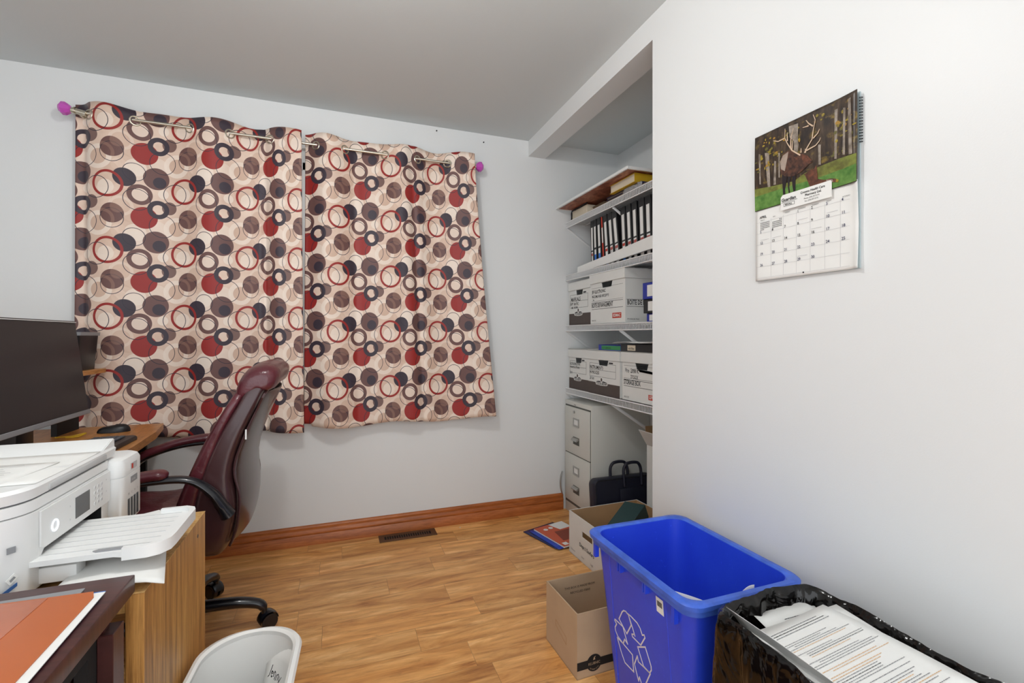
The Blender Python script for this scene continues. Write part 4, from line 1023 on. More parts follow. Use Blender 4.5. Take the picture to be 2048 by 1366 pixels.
ribbon(bm, [(.100, .195), (.132, .195), (.132, .203), (.100, .203)], .0007, Tc, .0003); text(bm, 'REXALL', .0066, Tc, .104, .1968, .95, 0, False, .02)
text(bm, 'Crowns Health Care', .0088, Tc, .150, .2155, .9, 0, False, .015); text(bm, 'Pharmacy Ltd.', .0088, Tc, .163, .2065, .9, 0, False, .015)
text(bm, 'Phone: (250) 837-5191', .0052, Tc, .160, .199, .9); text(bm, 'Fax: (250) 837-5192', .0052, Tc, .162, .192, .9)
for k, dn in enumerate(['SUNDAY', 'MONDAY', 'TUESDAY', 'WEDNESDAY', 'THURSDAY', 'FRIDAY', 'SATURDAY']):
    if k > 1: text(bm, dn, .0042, Tm, .0185+.0397*k, .178, .9)
text(bm, 'APRIL', .0098, Tm, .015, .181, .95, 0, False, .02); text(bm, 'MARCH', .0042, Tm, .018, .174); text(bm, 'MAY', .0042, Tm, .060, .176)
for (u, st, nd) in ((.018, 0, 31), (.058, 5, 31)):
    for d_ in range(nd):
        q = d_+st; rect(bm, Tm, u+(q % 7)*.0045, u+(q % 7)*.0045+.0022, .166-(q//7)*.0048, .1682-(q//7)*.0048, .0003)
for d_ in range(1, 31):
    q = d_+2; col, row = q % 7, q//7
    text(bm, str(d_), .0105, Tm, .0165+.0397*col, (.170, .138, .106, .074, .0415)[row], .9, 2 if col in (0, 5, 6) or d_ > 18 else 0, False, .012)
for r_ in range(6): ribbon(bm, [(.004, .008+.0325*r_+.0), (.274, .008+.0325*r_)], .0004, Tm, .0002, False, 3)
for c_ in range(1, 7): ribbon(bm, [(.0135+.0397*c_, .008), (.0135+.0397*c_, .175)], .0004, Tm, .0002, False, 3)
for (u, z) in ((.137, .150), (.217, .150), (.175, .118), (.018, .118), (.058, .118), (.136, .053)): ribbon(bm, [(u, z), (u+.028, z)], .0007, Tm, .0002, False, 3)
prism(bm, [(.153+.0022*math.cos(a), .0075+.0022*math.sin(a)) for a in [2*PI*k/12 for k in range(12)]], Tm, .0004, 0)
obj('calendar_print', bm, [INK, PAPER, M('navy_ink', '#2c2c52', .7), M('pale_rule_ink', '#b9b9bd', .8)], t, world=True, smooth=0)
bm = BM()
for k in range(16):
    z = ZBm+.30+.007*k; tube(bm, [(XR-.006+.004*math.cos(a), YL-WC-.002-.003*math.sin(a), z) for a in [2*PI*i/8 for i in range(8)]], .0008, 5, closed=True)
obj('spiral_binding', bm, BLACKM, t, world=True)

# ------------------------------------------------------------------ honey coloured computer desk
t = thing('computer_desk', 'honey brown laminate computer desk with raised shelf in the corner', 'desk', (-1.3, 2.2, 0))
bm = BM(); P = [(-1.80, 1.62), (-.725, 1.62), (-.725, 1.95), (-.733, 2.2), (-.752, 2.5), (-.792, 2.735), (-1.80, 2.735)]
prism(bm, P, Matrix.Translation((0, 0, .709)), .031); es = [e for e in bm.edges if e.is_manifold]
bmesh.ops.bevel(bm, geom=es, offset=.002, segments=1, affect='EDGES'); obj('desk_top', bm, DESKW, t, world=True, smooth=0)
bm = BM(); box(bm, -1.75, -.85, 2.69, 2.71, .001, .709); obj('back_panel', bm, BLACKM, t, world=True, smooth=0)
bm = BM(); box(bm, -1.78, -1.76, 1.70, 2.69, .001, .709); obj('side_panel', bm, BLACKM, t, world=True, smooth=0)
bm = BM(); box(bm, -1.78, -.90, 1.64, 1.66, .001, .709); obj('side_panel', bm, BLACKM, t, world=True, smooth=0)
bm = BM(); box(bm, -1.125, -1.105, 2.52, 2.70, .740, .993); obj('shelf_support', bm, BLACKM, t, world=True, smooth=0)
bm = BM(); box(bm, -1.75, -1.012, 2.50, 2.72, .993, 1.013, .002, 1); obj('raised_shelf', bm, DESKW, t, world=True, smooth=0)

# small black bin-like box on the raised shelf
t = thing('storage_tub', 'small black tapered tub with grey rim on the raised desk shelf', 'tub', (-1.11, 2.60, 1.0135))
bm = BM()
rg = lambda z, k: [(x, y, z) for x, y in rrect(-1.115, 2.60, .088+k, .09+k, .012, 3)]
loft(bm, [rg(1.0137, -.010), rg(1.165, 0), rg(1.165, -.004), rg(1.02, -.014)]); bmesh.ops.recalc_face_normals(bm, faces=bm.faces); obj('tub_body', bm, BLACKP, t, world=True)
bm = BM(); rr = [rg(1.165, -.003), rg(1.165, .005), rg(1.180, .006), rg(1.180, -.003)]; loft(bm, rr+[rr[0]], cap=False); bmesh.ops.remove_doubles(bm, verts=bm.verts, dist=1e-5); bmesh.ops.recalc_face_normals(bm, faces=bm.faces)
obj('grey_rim', bm, GREYP, t, world=True)

# monitor, facing +X, leaning back a little
SCR = M('dark_screen', '#222226', .35, bmp=.02)
t = thing('monitor', 'large black computer monitor facing the burgundy chair', 'monitor', (-.965, 2.11, .7405))
Tm_ = Matrix.Translation((-.978, 0, .842)) @ Matrix.Rotation(math.radians(-7), 4, 'Y')
bm = BM(); box(bm, -.028, 0, 1.755, 2.475, 0, .386, .004, 2, T=Tm_); obj('monitor_case', bm, BLACKP, t, world=True)
bm = BM(); box(bm, 0, .0015, 1.763, 2.467, .017, .375, T=Tm_); obj('screen', bm, SCR, t, world=True, smooth=0)
bm = BM(); box(bm, -.001, .004, 1.755, 2.476, -.003, .015, .0015, 1, T=Tm_); obj('bottom_bezel', bm, GREYP, t, world=True)
bm = BM(); box(bm, -.001, .0022, 1.755, 2.476, .3785, .3815, T=Tm_); obj('top_edge_line', bm, WHITEP, t, world=True)
bm = BM(); box(bm, -1.06, -1.01, 2.06, 2.16, .752, 1.0, .006, 2); obj('stand_neck', bm, BLACKP, t, world=True)
bm = BM(); loft(bm, [[(x, y, z) for x, y in rrect(-1.03, 2.11, .10-k, .14-k, .05, 6)] for z, k in ((.7407, 0), (.748, 0), (.753, .006))]); obj('stand_foot', bm, BLACKP, t, world=True)
# mouse on a rest
t = thing('computer_mouse', 'black computer mouse lying on the honey brown desk', 'mouse', (-.925, 2.56, .7405))
bm = BM(); rings = []
for k in range(9):
    a = k/8; z = .7407+.034*math.sin(a*PI/2); s = math.cos(a*PI/2)**.5 if a < 1 else .08
    rings.append([(-.925+.060*s*math.cos(q)+.004*a, 2.56+.036*s*math.sin(q)*(1-.12*math.cos(q)), z-.010*(1-math.cos(q))*.5*a) for q in [2*PI*i/24 for i in range(24)]])
loft(bm, rings); obj('mouse_body', bm, BLACKP, t, world=True)
bm = BM(); cyl(bm, (-.895, 2.554, .766), (-.895, 2.566, .766), .008, 14); obj('scroll_wheel', bm, GREYP, t, world=True)
t = thing('keyboard', 'black and grey keyboard on the desk in front of the monitor', 'keyboard', (-.85, 2.14, .7405))
bm = BM(); loft(bm, [[(x, y, z) for x, y in rrect(-.842, 2.14, .075-k, .215-k, .022, 5)] for z, k in ((.7407, 0), (.752, 0), (.757, .004))]); obj('keyboard_body', bm, BLACKP, t, world=True)
bm = BM()
for i in range(5):
    for j in range(17): box(bm, -.900+i*.0205, -.883+i*.0205, 1.952+j*.0218, 1.970+j*.0218, .757, .764, .0015, 1)
obj('keys', bm, M('grey_keys', '#55585e', .45), t, world=True)
bm = BM(); tube(bm, smoothpath([(-.98, 2.30, .744), (-.93, 2.40, .7435), (-.88, 2.42, .744), (-.86, 2.355, .746)], 6), .0022, 6); obj('cable', bm, BLACKP, world=True, label='thin black cable curling over the desk by the keyboard', cat='cable')
bm = BM(); tube(bm, smoothpath([(-1.075, 2.44, .75), (-1.04, 2.49, .744), (-1.00, 2.50, .752), (-1.01, 2.46, .746), (-1.05, 2.46, .744)], 6), .003, 6); obj('cable', bm, YEL, world=True, label='yellow cable coiled on the desk beneath the monitor', cat='cable')

# ------------------------------------------------------------------ oak printer cabinet
t = thing('printer_cabinet', 'oak veneer cabinet under the white printer', 'cabinet', (-.6, 1.255, 0))
bm = BM(); box(bm, -.362, -.333, 1.046, 1.472, .0005, .692, .0012, 1)
for f in bm.faces:
    c_ = f.calc_center_median()
    if abs(f.normal.z) > .6 or abs(f.normal.y) > .6: pass
o = obj('side_panel', bm, OAKP, t, world=True, smooth=0)
bm = BM(); box(bm, -.3625, -.3325, 1.0455, 1.4725, .692, .6935); obj('edge_banding', bm, OAKE, t, world=True, smooth=0)
bm = BM(); box(bm, -.95, -.362, 1.046, 1.472, .66, .685); obj('cabinet_top', bm, OAKE, t, world=True, smooth=0)
bm = BM(); box(bm, -.95, -.92, 1.046, 1.472, .0005, .66); obj('side_panel', bm, OAKP, t, world=True, smooth=0)
bm = BM(); box(bm, -.92, -.362, 1.046, 1.472, .08, .10); obj('shelf', bm, OAKP, t, world=True, smooth=0)
bm = BM(); cyl(bm, (-.334, 1.40, .655), (-.3322, 1.40, .655), .0045, 12); obj('peg_hole', bm, BROWNPR, t, world=True)

# ------------------------------------------------------------------ printer (front faces +X)
t = thing('printer', 'white multifunction printer with side ink tanks and open output tray', 'printer', (-.69, 1.29, .6935))
PZ = .694
SEAM = M('seam_shadow_gap', '#6a6a6c', .6)
def pring(z, k=0, x0=-.88, x1=-.521, y0=1.055, y1=1.412, r=.07):
    """body outline; only the two left corners are strongly rounded"""
    out = []
    for (sx, sy, a0, rr) in ((1, 1, 0, .004), (-1, 1, 90, .02), (-1, -1, 180, .03), (1, -1, 270, r)):
        cx_ = (x1-k-rr) if sx > 0 else (x0+k+rr); cy_ = (y1-k-rr) if sy > 0 else (y0+k+rr)
        for q in range(9):
            a = math.radians(a0+90*q/8); out.append((cx_+rr*math.cos(a), cy_+rr*math.sin(a), z))
    return out
# lower body in pieces so the paper mouth is a real recess
bm = BM(); loft(bm, [pring(PZ, .003), pring(PZ+.004), pring(PZ+.060), pring(PZ+.060, .03)]); bmesh.ops.recalc_face_normals(bm, faces=bm.faces)
bm.free()
bm = BM(); loft(bm, [pring(PZ, .003), pring(PZ+.004), pring(PZ+.146), pring(PZ+.147, .002)]); bmesh.ops.recalc_face_normals(bm, faces=bm.faces)
body = obj('printer_body', bm, WHITEP, t, world=True, smooth=40)
# cut the output mouth
cb = BM()
poly = [(1.128, PZ+.012), (1.375, PZ+.012), (1.375, PZ+.068), (1.145, PZ+.068), (1.128, PZ+.052)]
prism(cb, poly, plane_T((-.74, 0, 0), (0, 1, 0), (0, 0, 1)), .30); bmesh.ops.recalc_face_normals(cb, faces=cb.faces)
me = bpy.data.meshes.new('mouth_cut'); bmesh.ops.translate(cb, vec=-ROOT[t.name], verts=cb.verts); cb.to_mesh(me); cb.free()
cutter = bpy.data.objects.new('mouth_cut', me); C.objects.link(cutter); cutter.parent = t
md = body.modifiers.new('mouth', 'BOOLEAN'); md.object = cutter; md.operation = 'DIFFERENCE'; md.solver = 'EXACT'
bpy.context.view_layer.update()
me2 = bpy.data.meshes.new_from_object(body.evaluated_get(bpy.context.evaluated_depsgraph_get()))
body.modifiers.clear(); body.data = me2; bpy.data.objects.remove(cutter)
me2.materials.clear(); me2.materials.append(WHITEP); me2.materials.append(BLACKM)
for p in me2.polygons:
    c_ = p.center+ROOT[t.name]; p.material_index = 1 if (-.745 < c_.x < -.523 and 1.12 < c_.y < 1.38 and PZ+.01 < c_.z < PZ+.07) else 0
# control panel (tilting fascia), seams, screen
Tf = plane_T((-.5205, 1.128, PZ), (0, 1, 0), (0, 0, 1))
bm = BM(); prism(bm, [(0, .076), (.012, .071), (.28, .071), (.284, .076), (.284, .142), (0, .142)], Tf, .003); cpn = obj('control_panel', bm, WHITEP, t, world=True, smooth=0)
T2 = Tf @ Matrix.Translation((0, 0, .003)); bm = BM()
rect(bm, T2, .122, .182, .084, .128, .0008); obj('display', bm, M('grey_display', '#5d5f60', .2), cpn, world=True, smooth=0)
bm = BM(); tube(bm, [T2 @ Vector((.045+.0105*math.cos(a), .100+.0105*math.sin(a), .0008)) for a in [2*PI*k/28 for k in range(28)]], .0013, 6, closed=True); obj('power_light', bm, M('lit_white_ring', '#e8f2ff', .3, emit=.8), cpn, world=True, label='glowing white ring')
bm = BM()
for i in range(3):
    for j in range(4):
        prism(bm, [(.207+i*.016+.0048*math.cos(a), .088+j*.012+.0042*math.sin(a)) for a in [2*PI*k/14 for k in range(14)]], T2, .0007, 0)
        text(bm, '123456789*0#'[(3-j)*3+i], .006, T2 @ Matrix.Translation((0, 0, .0006)), .207+i*.016, .086+j*.012, 1, 1, True)
for (u, v_) in ((.262, .125), (.262, .098), (.10, .116), (.10, .089)): text(bm, 'o', .007, T2, u, v_, 1, 1, True)
obj('buttons', bm, [M('pale_button', '#d9dadb', .5), GREYP], cpn, world=True, smooth=0)
# seam lines
bm = BM()
for z, k in ((PZ+.1475, .0035),): loft(bm, [pring(z-.0015, k), pring(z+.0015, k)])
obj('body_seam', bm, SEAM, t, world=True)
bm = BM(); loft(bm, [pring(PZ+.1490), pring(PZ+.168)]); bmesh.ops.recalc_face_normals(bm, faces=bm.faces); obj('scanner_bed', bm, WHITEP, t, world=True)
bm = BM(); loft(bm, [pring(PZ+.168, .004), pring(PZ+.1715, .004)]); obj('lid_seam', bm, SEAM, t, world=True)
# lid: dished top with a raised ridge at the far end
bm = BM(); loft(bm, [pring(PZ+.1715, .001, y1=1.452), pring(PZ+.190, -.0015, y1=1.452), pring(PZ+.196, .003, y1=1.452)]); bmesh.ops.recalc_face_normals(bm, faces=bm.faces); lidp = obj('scanner_lid', bm, WHITEP, t, world=True)
bm = BM(); a_ = [(1.385, PZ+.1955), (1.440, PZ+.214), (1.4515, PZ+.2135), (1.4525, PZ+.185), (1.385, PZ+.185)]
loft(bm, [[(x, y, z) for y, z in a_] for x in (-.872, -.523)]); bmesh.ops.recalc_face_normals(bm, faces=bm.faces); bmesh.ops.bevel(bm, geom=list(bm.edges), offset=.002, segments=2, affect='EDGES'); obj('lid_ridge', bm, WHITEP, lidp, world=True)
bm = BM(); rg_ = []
box(bm, -.524, -.5185, 1.16, 1.40, PZ+.172, PZ+.186, .003, 2); obj('lid_grip', bm, M('pale_grey_plastic', '#bfc0c0', .45), lidp, world=True)
# ink tank unit
bm = BM(); rr_ = []
def tring(z, k): return [(x, y, z) for x, y in rrect(-.665, 1.480, .17-k, .066-k, .022, 6)]
loft(bm, [tring(PZ, .002), tring(PZ+.004, 0), tring(PZ+.118, 0), tring(PZ+.1185, .0015), tring(PZ+.1205, .0015), tring(PZ+.121, 0), tring(PZ+.150, 0), tring(PZ+.160, .004), tring(PZ+.165, .012)]); bmesh.ops.recalc_face_normals(bm, faces=bm.faces)
tk = obj('ink_tank_unit', bm, WHITEP, t, world=True, smooth=35)
Tt = plane_T((-.4948, 1.436, PZ), (0, 1, 0), (0, 0, 1)); bm = BM()
bm.free(); INKW = M('dark_ink_window', '#4e5053', .25)
for k in range(4):
    bm = BM(); rect(bm, Tt, .012+k*.018, .023+k*.018, .006, .058, .0008, 0); obj('ink_window', bm, INKW, tk, world=True, smooth=0)
bm = BM()
for k in range(4): text(bm, ('BK', 'C', 'M', 'Y')[k], .008, Tt, .0175+k*.018, .068, 1, 0, True)
obj('ink_letters', bm, GREYP, tk, world=True, smooth=0)
bm = BM(); rect(bm, Tt, .03, .07, .094, .110, .0006, 0); text(bm, 'EcoTank', .006, Tt @ Matrix.Translation((0, 0, .0008)), .033, .100, 1, 1); obj('tank_label', bm, [GREYP, PAPER], tk, world=True, smooth=0)
bm = BM(); rect(bm, Tt, .03, .068, .128, .144, .0006, 0); rect(bm, Tt, .034, .044, .130, .142, .0009, 1); obj('tank_sticker', bm, [M('sticker_grey', '#b9b9bb', .5), RED], tk, world=True, smooth=0)
# stickers on the rounded side
bm = BM(); q = PI/4+.15; dX = Vector((math.cos(q), math.sin(q), 0))
Ts = plane_T((-.5435, 1.069, PZ), (.62, .78, 0), (0, 0, 1))
rect(bm, Ts, .006, .018, .088, .099, .0012, 0); obj('side_sticker', bm, GREYP, t, world=True, smooth=0)
bm = BM(); prism(bm, [(.004, .042), (.016, .052), (.022, .044), (.010, .033)], Ts, .0012, 0); prism(bm, [(.009, .042), (.015, .047), (.018, .044), (.011, .038)], Ts, .0016, 1); obj('side_sticker', bm, [PAPER, GREYP], t, world=True, smooth=0)
bm = BM(); prism(bm, [(.0, .024), (.020, .034), (.020, .028), (.0, .017)], Ts, .0012, 0); obj('side_sticker', bm, M('blue_sticker', '#35609c', .5), t, world=True, smooth=0)
# output tray
bm = BM()
P = [(-.60, 1.118), (-.53, 1.105), (-.40, 1.105), (-.385, 1.098), (-.345, 1.098), (-.328, 1.106), (-.316, 1.125), (-.313, 1.15), (-.313, 1.285), (-.318, 1.305), (-.335, 1.318), (-.385, 1.318), (-.395, 1.335), (-.42, 1.318), (-.60, 1.318)]
prism(bm, P, Matrix.Translation((0, 0, .742)), .010)
prism(bm, [(-.385, 1.097), (-.345, 1.097), (-.326, 1.105), (-.313, 1.125), (-.311, 1.15), (-.311, 1.29), (-.317, 1.307), (-.335, 1.320), (-.385, 1.320), (-.385, 1.310), (-.338, 1.310), (-.326, 1.300), (-.322, 1.287), (-.322, 1.15), (-.324, 1.13), (-.333, 1.115), (-.347, 1.107), (-.385, 1.107)], Matrix.Translation((0, 0, .736)), .024)
bmesh.ops.recalc_face_normals(bm, faces=bm.faces); tr = obj('output_tray', bm, WHITEP, t, world=True, smooth=50)
bm = BM()
for k in range(7): y = 1.13+.028*k; box(bm, -.58, -.34, y, y+.0012, .752, .7528)
obj('tray_ribs', bm, M('pale_grey_plastic', '#bfc0c0', .45), tr, world=True, smooth=0)
bm = BM(); prism(bm, [(-.43, 1.112), (-.392, 1.112), (-.385, 1.118), (-.392, 1.124), (-.43, 1.124), (-.437, 1.118)], Matrix.Translation((0, 0, .752)), .002); obj('stop_tab', bm, GREYP, tr, world=True, smooth=0)
bm = BM(); box(bm, -.60, -.465, 1.128, 1.165, PZ+.006, PZ+.036, .003, 2); box(bm, -.60, -.480, 1.165, 1.36, PZ+.006, PZ+.03, .003, 2); obj('paper_cassette', bm, WHITEP, t, world=True)
# paper hanging from the cassette
bm = BM(); g = []
for i in range(13):
    u = i/12; x = -.478+.175*u; row = []
    for j in range(9):
        v_ = j/8; y = 1.05+.17*v_-.0*u; x_ = x-.045*v_*u
        z = PZ+.012+.006*math.sin(PI*u*.9)-(.006*max(0, u-.82)/.18*(1-v_*.3))+.002*v_
        row.append(bm.verts.new((x_, y, z)))
    g.append(row)
for i in range(12):
    for j in range(8): bm.faces.new((g[i][j], g[i+1][j], g[i+1][j+1], g[i][j+1]))
solid(obj('paper_sheet', bm, PAPER, world=True, label='white sheets sticking out below the printer tray over the oak panel', cat='paper'), .002)
# papers on the lid
def lid_sheet(label, pts, z, lines):
    bm = BM(); a, b_, c_, d_ = [Vector((*p, z)) for p in pts]; n = 8; g = []
    for i in range(n+1):
        row = []
        for j in range(n+1):
            u, v_ = i/n, j/n; p = a*(1-u)*(1-v_)+b_*u*(1-v_)+c_*u*v_+d_*(1-u)*v_; p.z += .0015*math.sin(u*5)*math.sin(v_*3)+.0012
            row.append(bm.verts.new(p))
        g.append(row)
    for i in range(n):
        for j in range(n): bm.faces.new((g[i][j], g[i+1][j], g[i+1][j+1], g[i][j+1]))
    t2 = obj('paper_sheet', bm, PAPER, world=True, label=label, cat='paper', group='papers on the printer lid'); solid(t2, .0006, -1)
    if lines:
        bm = BM(); e1 = (b_-a).normalized(); e2 = (d_-a); e2 = (e2-e1*e2.dot(e1)).normalized()
        for (u0, u1, v0) in lines:
            p = a+e1*u0+e2*v0; q = a+e1*u1+e2*v0; s = e2*.0009
            for w_ in (p-s, q-s, q+s, p+s): w_.z = z+.0034
            bm.faces.new([bm.verts.new((w_.x, w_.y, z+.0034)) for w_ in (p-s, q-s, q+s, p+s)])
        pr_ = obj('handwriting', bm, M('grey_text', '#6b6b70', .8), smooth=0); pr_.parent = t2; pr_.location = -t2.location
    return t2
ZP = PZ+.1962
lid_sheet('white sheet under the lined page, reaching right on the printer lid', [(-.80, 1.12), (-.523, 1.12), (-.523, 1.378), (-.80, 1.378)], ZP, None)
lid_sheet('cream sheet with pencil lines topmost on the printer lid', [(-.86, 1.062), (-.585, 1.075), (-.560, 1.29), (-.835, 1.30)], ZP+.0012, [(.06, .20, .176), (.10, .24, .168), (.15, .26, .195), (.08, .2, .184), (.16, .25, .150), (.19, .265, .135), (.20, .262, .120)])

# ------------------------------------------------------------------ dark cherry desk in the foreground
t = thing('office_desk', 'dark cherry desk corner at lower left holding orange folder', 'desk', (-.85, .66, 0))
bm = BM(); box(bm, -1.55, -.337, .30, 1.018, .709, .740, .002, 2); obj('desk_top', bm, CHERRY, t, world=True)
bm = BM(); box(bm, -1.50, -.362, .965, .985, .001, .70); obj('modesty_panel', bm, CHERRY, t, world=True)
bm = BM(); box(bm, -.368, -.346, .955, .997, .001, .672, .001, 1); obj('leg_panel', bm, CHERRY, t, world=True, smooth=0)
bm = BM()
box(bm, -.385, -.368, .36, .955, .655, .69); box(bm, -.385, -.368, .925, .955, .02, .655); box(bm, -.385, -.368, .36, .39, .02, .655); box(bm, -.385, -.368, .39, .925, .02, .06)
obj('black_frame', bm, BLACKM, t, world=True, smooth=0)
bm = BM(); box(bm, -.80, -.392, .37, .95, .02, .69); obj('drawer_pedestal', bm, CHERRY, t, world=True)
# folders on it
OR2 = M('orange_folder_card', '#b9602c', .35, var=.06)
def flat_poly(name, label, P, z, th, mat, group=None, cat='folder'):
    bm = BM(); prism(bm, P, Matrix.Translation((0, 0, z)), th); return obj(name, bm, mat, world=True, smooth=0, label=label, cat=cat, group=group)
flat_poly('folder', 'grey folder edge peeking out beneath the orange folder', [(-.80, .58), (-.372, .60), (-.395, .985), (-.80, .975)], .7404, .002, M('grey_folder', '#8b8d90', .5))
flat_poly('folder', 'blue folder edge under the orange folder on the dark desk', [(-.80, .55), (-.349, .58), (-.357, .958), (-.80, .955)], .7426, .002, M('blue_folder_card', '#2a6fc0', .4))
flat_poly('paper_sheet', 'white papers between the blue and orange folders on the dark desk', [(-.79, .56), (-.3465, .60), (-.355, .952), (-.79, .94)], .7448, .0012, PAPER, cat='paper')
t = thing('folder', 'scuffed orange folder topmost on the dark cherry desk', 'folder', (-.58, .76, .7462))
bm = BM(); P = [(-.80, .50), (-.362, .56), (-.364, .935), (-.372, .955), (-.50, .962), (-.80, .962)]
prism(bm, P, Matrix.Translation((0, 0, .7462)), .0015); obj('folder_cover', bm, OR2, t, world=True, smooth=0)
bm = BM(); prism(bm, [(-.80, .50), (-.44, .55), (-.43, .955), (-.80, .960)], Matrix.Translation((0, 0, .7477)), .0006); obj('folder_pocket', bm, M('pale_orange_film', '#b5694a', .22, var=.12), t, world=True, smooth=0)

# ------------------------------------------------------------------ burgundy executive chair
CH = thing('office_chair', 'burgundy leather high-back office chair on black casters', 'chair', (-.61, 2.10, 0), 0)
CHB = M('black_chair_plastic', '#0f1118', .28, coat=.3)
for k in range(5):
    a = 2*PI*k/5-.0; ca, sa = math.cos(a), math.sin(a)
    bm = BM(); pts = smoothpath([(0, 0, .125), (.12, 0, .128), (.24, 0, .122), (.315, 0, .104), (.335, 0, .085)], 4)
    Rz = Matrix.Rotation(a, 3, 'Z')
    tube(bm, [Rz @ p for p in pts], [.030-.012*i/(len(pts)-1) for i in range(len(pts))], 12, ref=Rz @ Vector((0, 1, 0)), r2=[.024-.008*i/(len(pts)-1) for i in range(len(pts))]); obj('base_arm', bm, CHB, CH)
    sw = a+[.5, 1.2, 2.2, .9, -.6][k]; S = Matrix.Translation((ca*.338, sa*.338, 0)) @ Matrix.Rotation(sw, 4, 'Z')
    bm = BM(); cyl(bm, S @ Vector((0, 0, .06)), S @ Vector((0, 0, .092)), .010, 12)
    for s in (-1, 1): 
        cyl(bm, S @ Vector((.012, s*.006, .0305)), S @ Vector((.012, s*.024, .0305)), .030, 24); cyl(bm, S @ Vector((.012, s*.0235, .0305)), S @ Vector((.012, s*.0255, .0305)), .022, 24)
    tube(bm, [S @ Vector((.012+.034*math.cos(q), 0, .0325+.034*math.sin(q))) for q in [math.radians(x) for x in range(5, 176, 17)]], .022, 10, r2=.003, ref=(S.to_3x3() @ Vector((0, 1, 0))))
    obj('caster', bm, CHB, CH)
bm = BM(); cyl(bm, (0, 0, .09), (0, 0, .15), .045, 24, .035); cyl(bm, (0, 0, .15), (0, 0, .30), .028, 20); cyl(bm, (0, 0, .30), (0, 0, .39), .020, 20); obj('gas_lift', bm, CHB, CH)
bm = BM(); box(bm, -.13, .16, -.10, .10, .365, .39, .006, 2); tube(bm, [(.0, -.08, .375), (.0, -.24, .37), (.0, -.28, .365)], .006, 8); obj('tilt_mechanism', bm, CHB, CH)
def sup(n, cx_, cy_, ax, ay, e=.5):
    out = []
    for k in range(n):
        q = 2*PI*k/n; c_, s_ = math.cos(q), math.sin(q)
        out.append((cx_+ax*math.copysign(abs(c_)**e, c_), cy_+ay*math.copysign(abs(s_)**e, s_)))
    return out
# seat
bm = BM(); rings = []
for (z, s) in ((.392, .80), (.398, .93), (.42, 1.0), (.455, 1.02), (.49, 1.0), (.512, .93), (.522, .78), (.522, .45)):
    ring = []
    for x, y in sup(40, -.03, 0, .265*s, .262*s, .55):
        zz = z+(.014*math.sin((x+.0)*34)*(1 if z > .5 else 0))*(.6+.4*mnoise.noise(Vector((x*8, y*8, 0))))
        if z > .48: zz += .012*(abs(y)/.26)**2 + .02*max(0, x+.1) - .03*max(0, -x-.2)
        ring.append((x, y, zz))
    rings.append(ring)
loft(bm, rings); subsurf(obj('seat', bm, LEATHER, CH, smooth=80), 1)
# backrest: spine table z -> rear x, front x, half width
BK = [(.375, .215, .165, .15), (.40, .238, .12, .21), (.45, .262, .11, .238), (.52, .284, .125, .25), (.60, .285, .145, .252), (.68, .264, .165, .25), (.76, .280, .195, .248), (.84, .310, .230, .244), (.92, .346, .275, .238), (.98, .374, .305, .228), (1.02, .380, .325, .21), (1.04, .372, .335, .18)]
bm = BM(); rings = []
for (z, xr, xf, hw) in BK:
    cx_ = (xr+xf)/2; ring = []
    for x, y in sup(44, 0, 0, 1, 1, .36):
        hx = (xr-xf)/2; px = cx_+x*hx
        ring.append((px, y*hw, z))
    rings.append(ring)
loft(bm, rings); subsurf(obj('backrest_shell', bm, LEATHERD, CH, smooth=80), 1)
# rear panel, slightly proud, with its piping
def rear_outline(s, off):
    pts = []
    Z = [(.43, .208), (.50, .222), (.60, .224), (.70, .222), (.80, .218), (.90, .212), (.965, .200)]
    def rx(z):
        for i in range(len(BK)-1):
            if BK[i][0] <= z <= BK[i+1][0]:
                u = (z-BK[i][0])/(BK[i+1][0]-BK[i][0]); return BK[i][1]+(BK[i+1][1]-BK[i][1])*u
        return BK[-1][1]
    return [(rx(z)+off, s*w_, z) for z, w_ in Z]
L = rear_outline(-1, .004); Rr = rear_outline(1, .004)
bm = BM(); n = 8; g = []
for a_, b_ in zip(L, Rr):
    row = []
    for k in range(n+1):
        u = k/n; p = Vector(a_).lerp(Vector(b_), u); p.x += .034*math.sin(PI*u)**.7-.002; row.append(bm.verts.new(p))
    g.append(row)
for i in range(len(g)-1):
    for k in range(n): bm.faces.new((g[i][k], g[i][k+1], g[i+1][k+1], g[i+1][k]))
o = obj('rear_panel', bm, M('smooth_dark_leather', '#3d2b29', .28, coat=.3), CH, smooth=80, label='smooth dark rear leather panel'); solid(o, .008, -1); subsurf(o, 1)
bm = BM(); ptsL = smoothpath(L+list(reversed(Rr)), 5); tube(bm, ptsL, .0045, 8, closed=True); obj('piping', bm, LEATHERD, CH)
# front cushion
bm = BM(); rings = []
FC = [(.43, .14, .06, .20), (.47, .15, .055, .222), (.54, .165, .07, .23), (.62, .185, .095, .232), (.70, .21, .130, .232), (.78, .235, .165, .230), (.86, .265, .205, .226), (.93, .30, .245, .222), (.98, .32, .272, .21)]
for i, (z, xr, xf, hw) in enumerate(FC):
    cx_ = (xr+xf)/2; hx = (xr-xf)/2; ring = []
    for x, y in sup(44, 0, 0, 1, 1, .6):
        wr = .006*mnoise.noise(Vector((y*3, z*26, 2)))
        ring.append((cx_+x*hx+wr, y*(hw+.016+wr*1.2), z))
    rings.append(ring)
loft(bm, rings); subsurf(obj('backrest_cushion', bm, LEATHER, CH, smooth=80), 1)
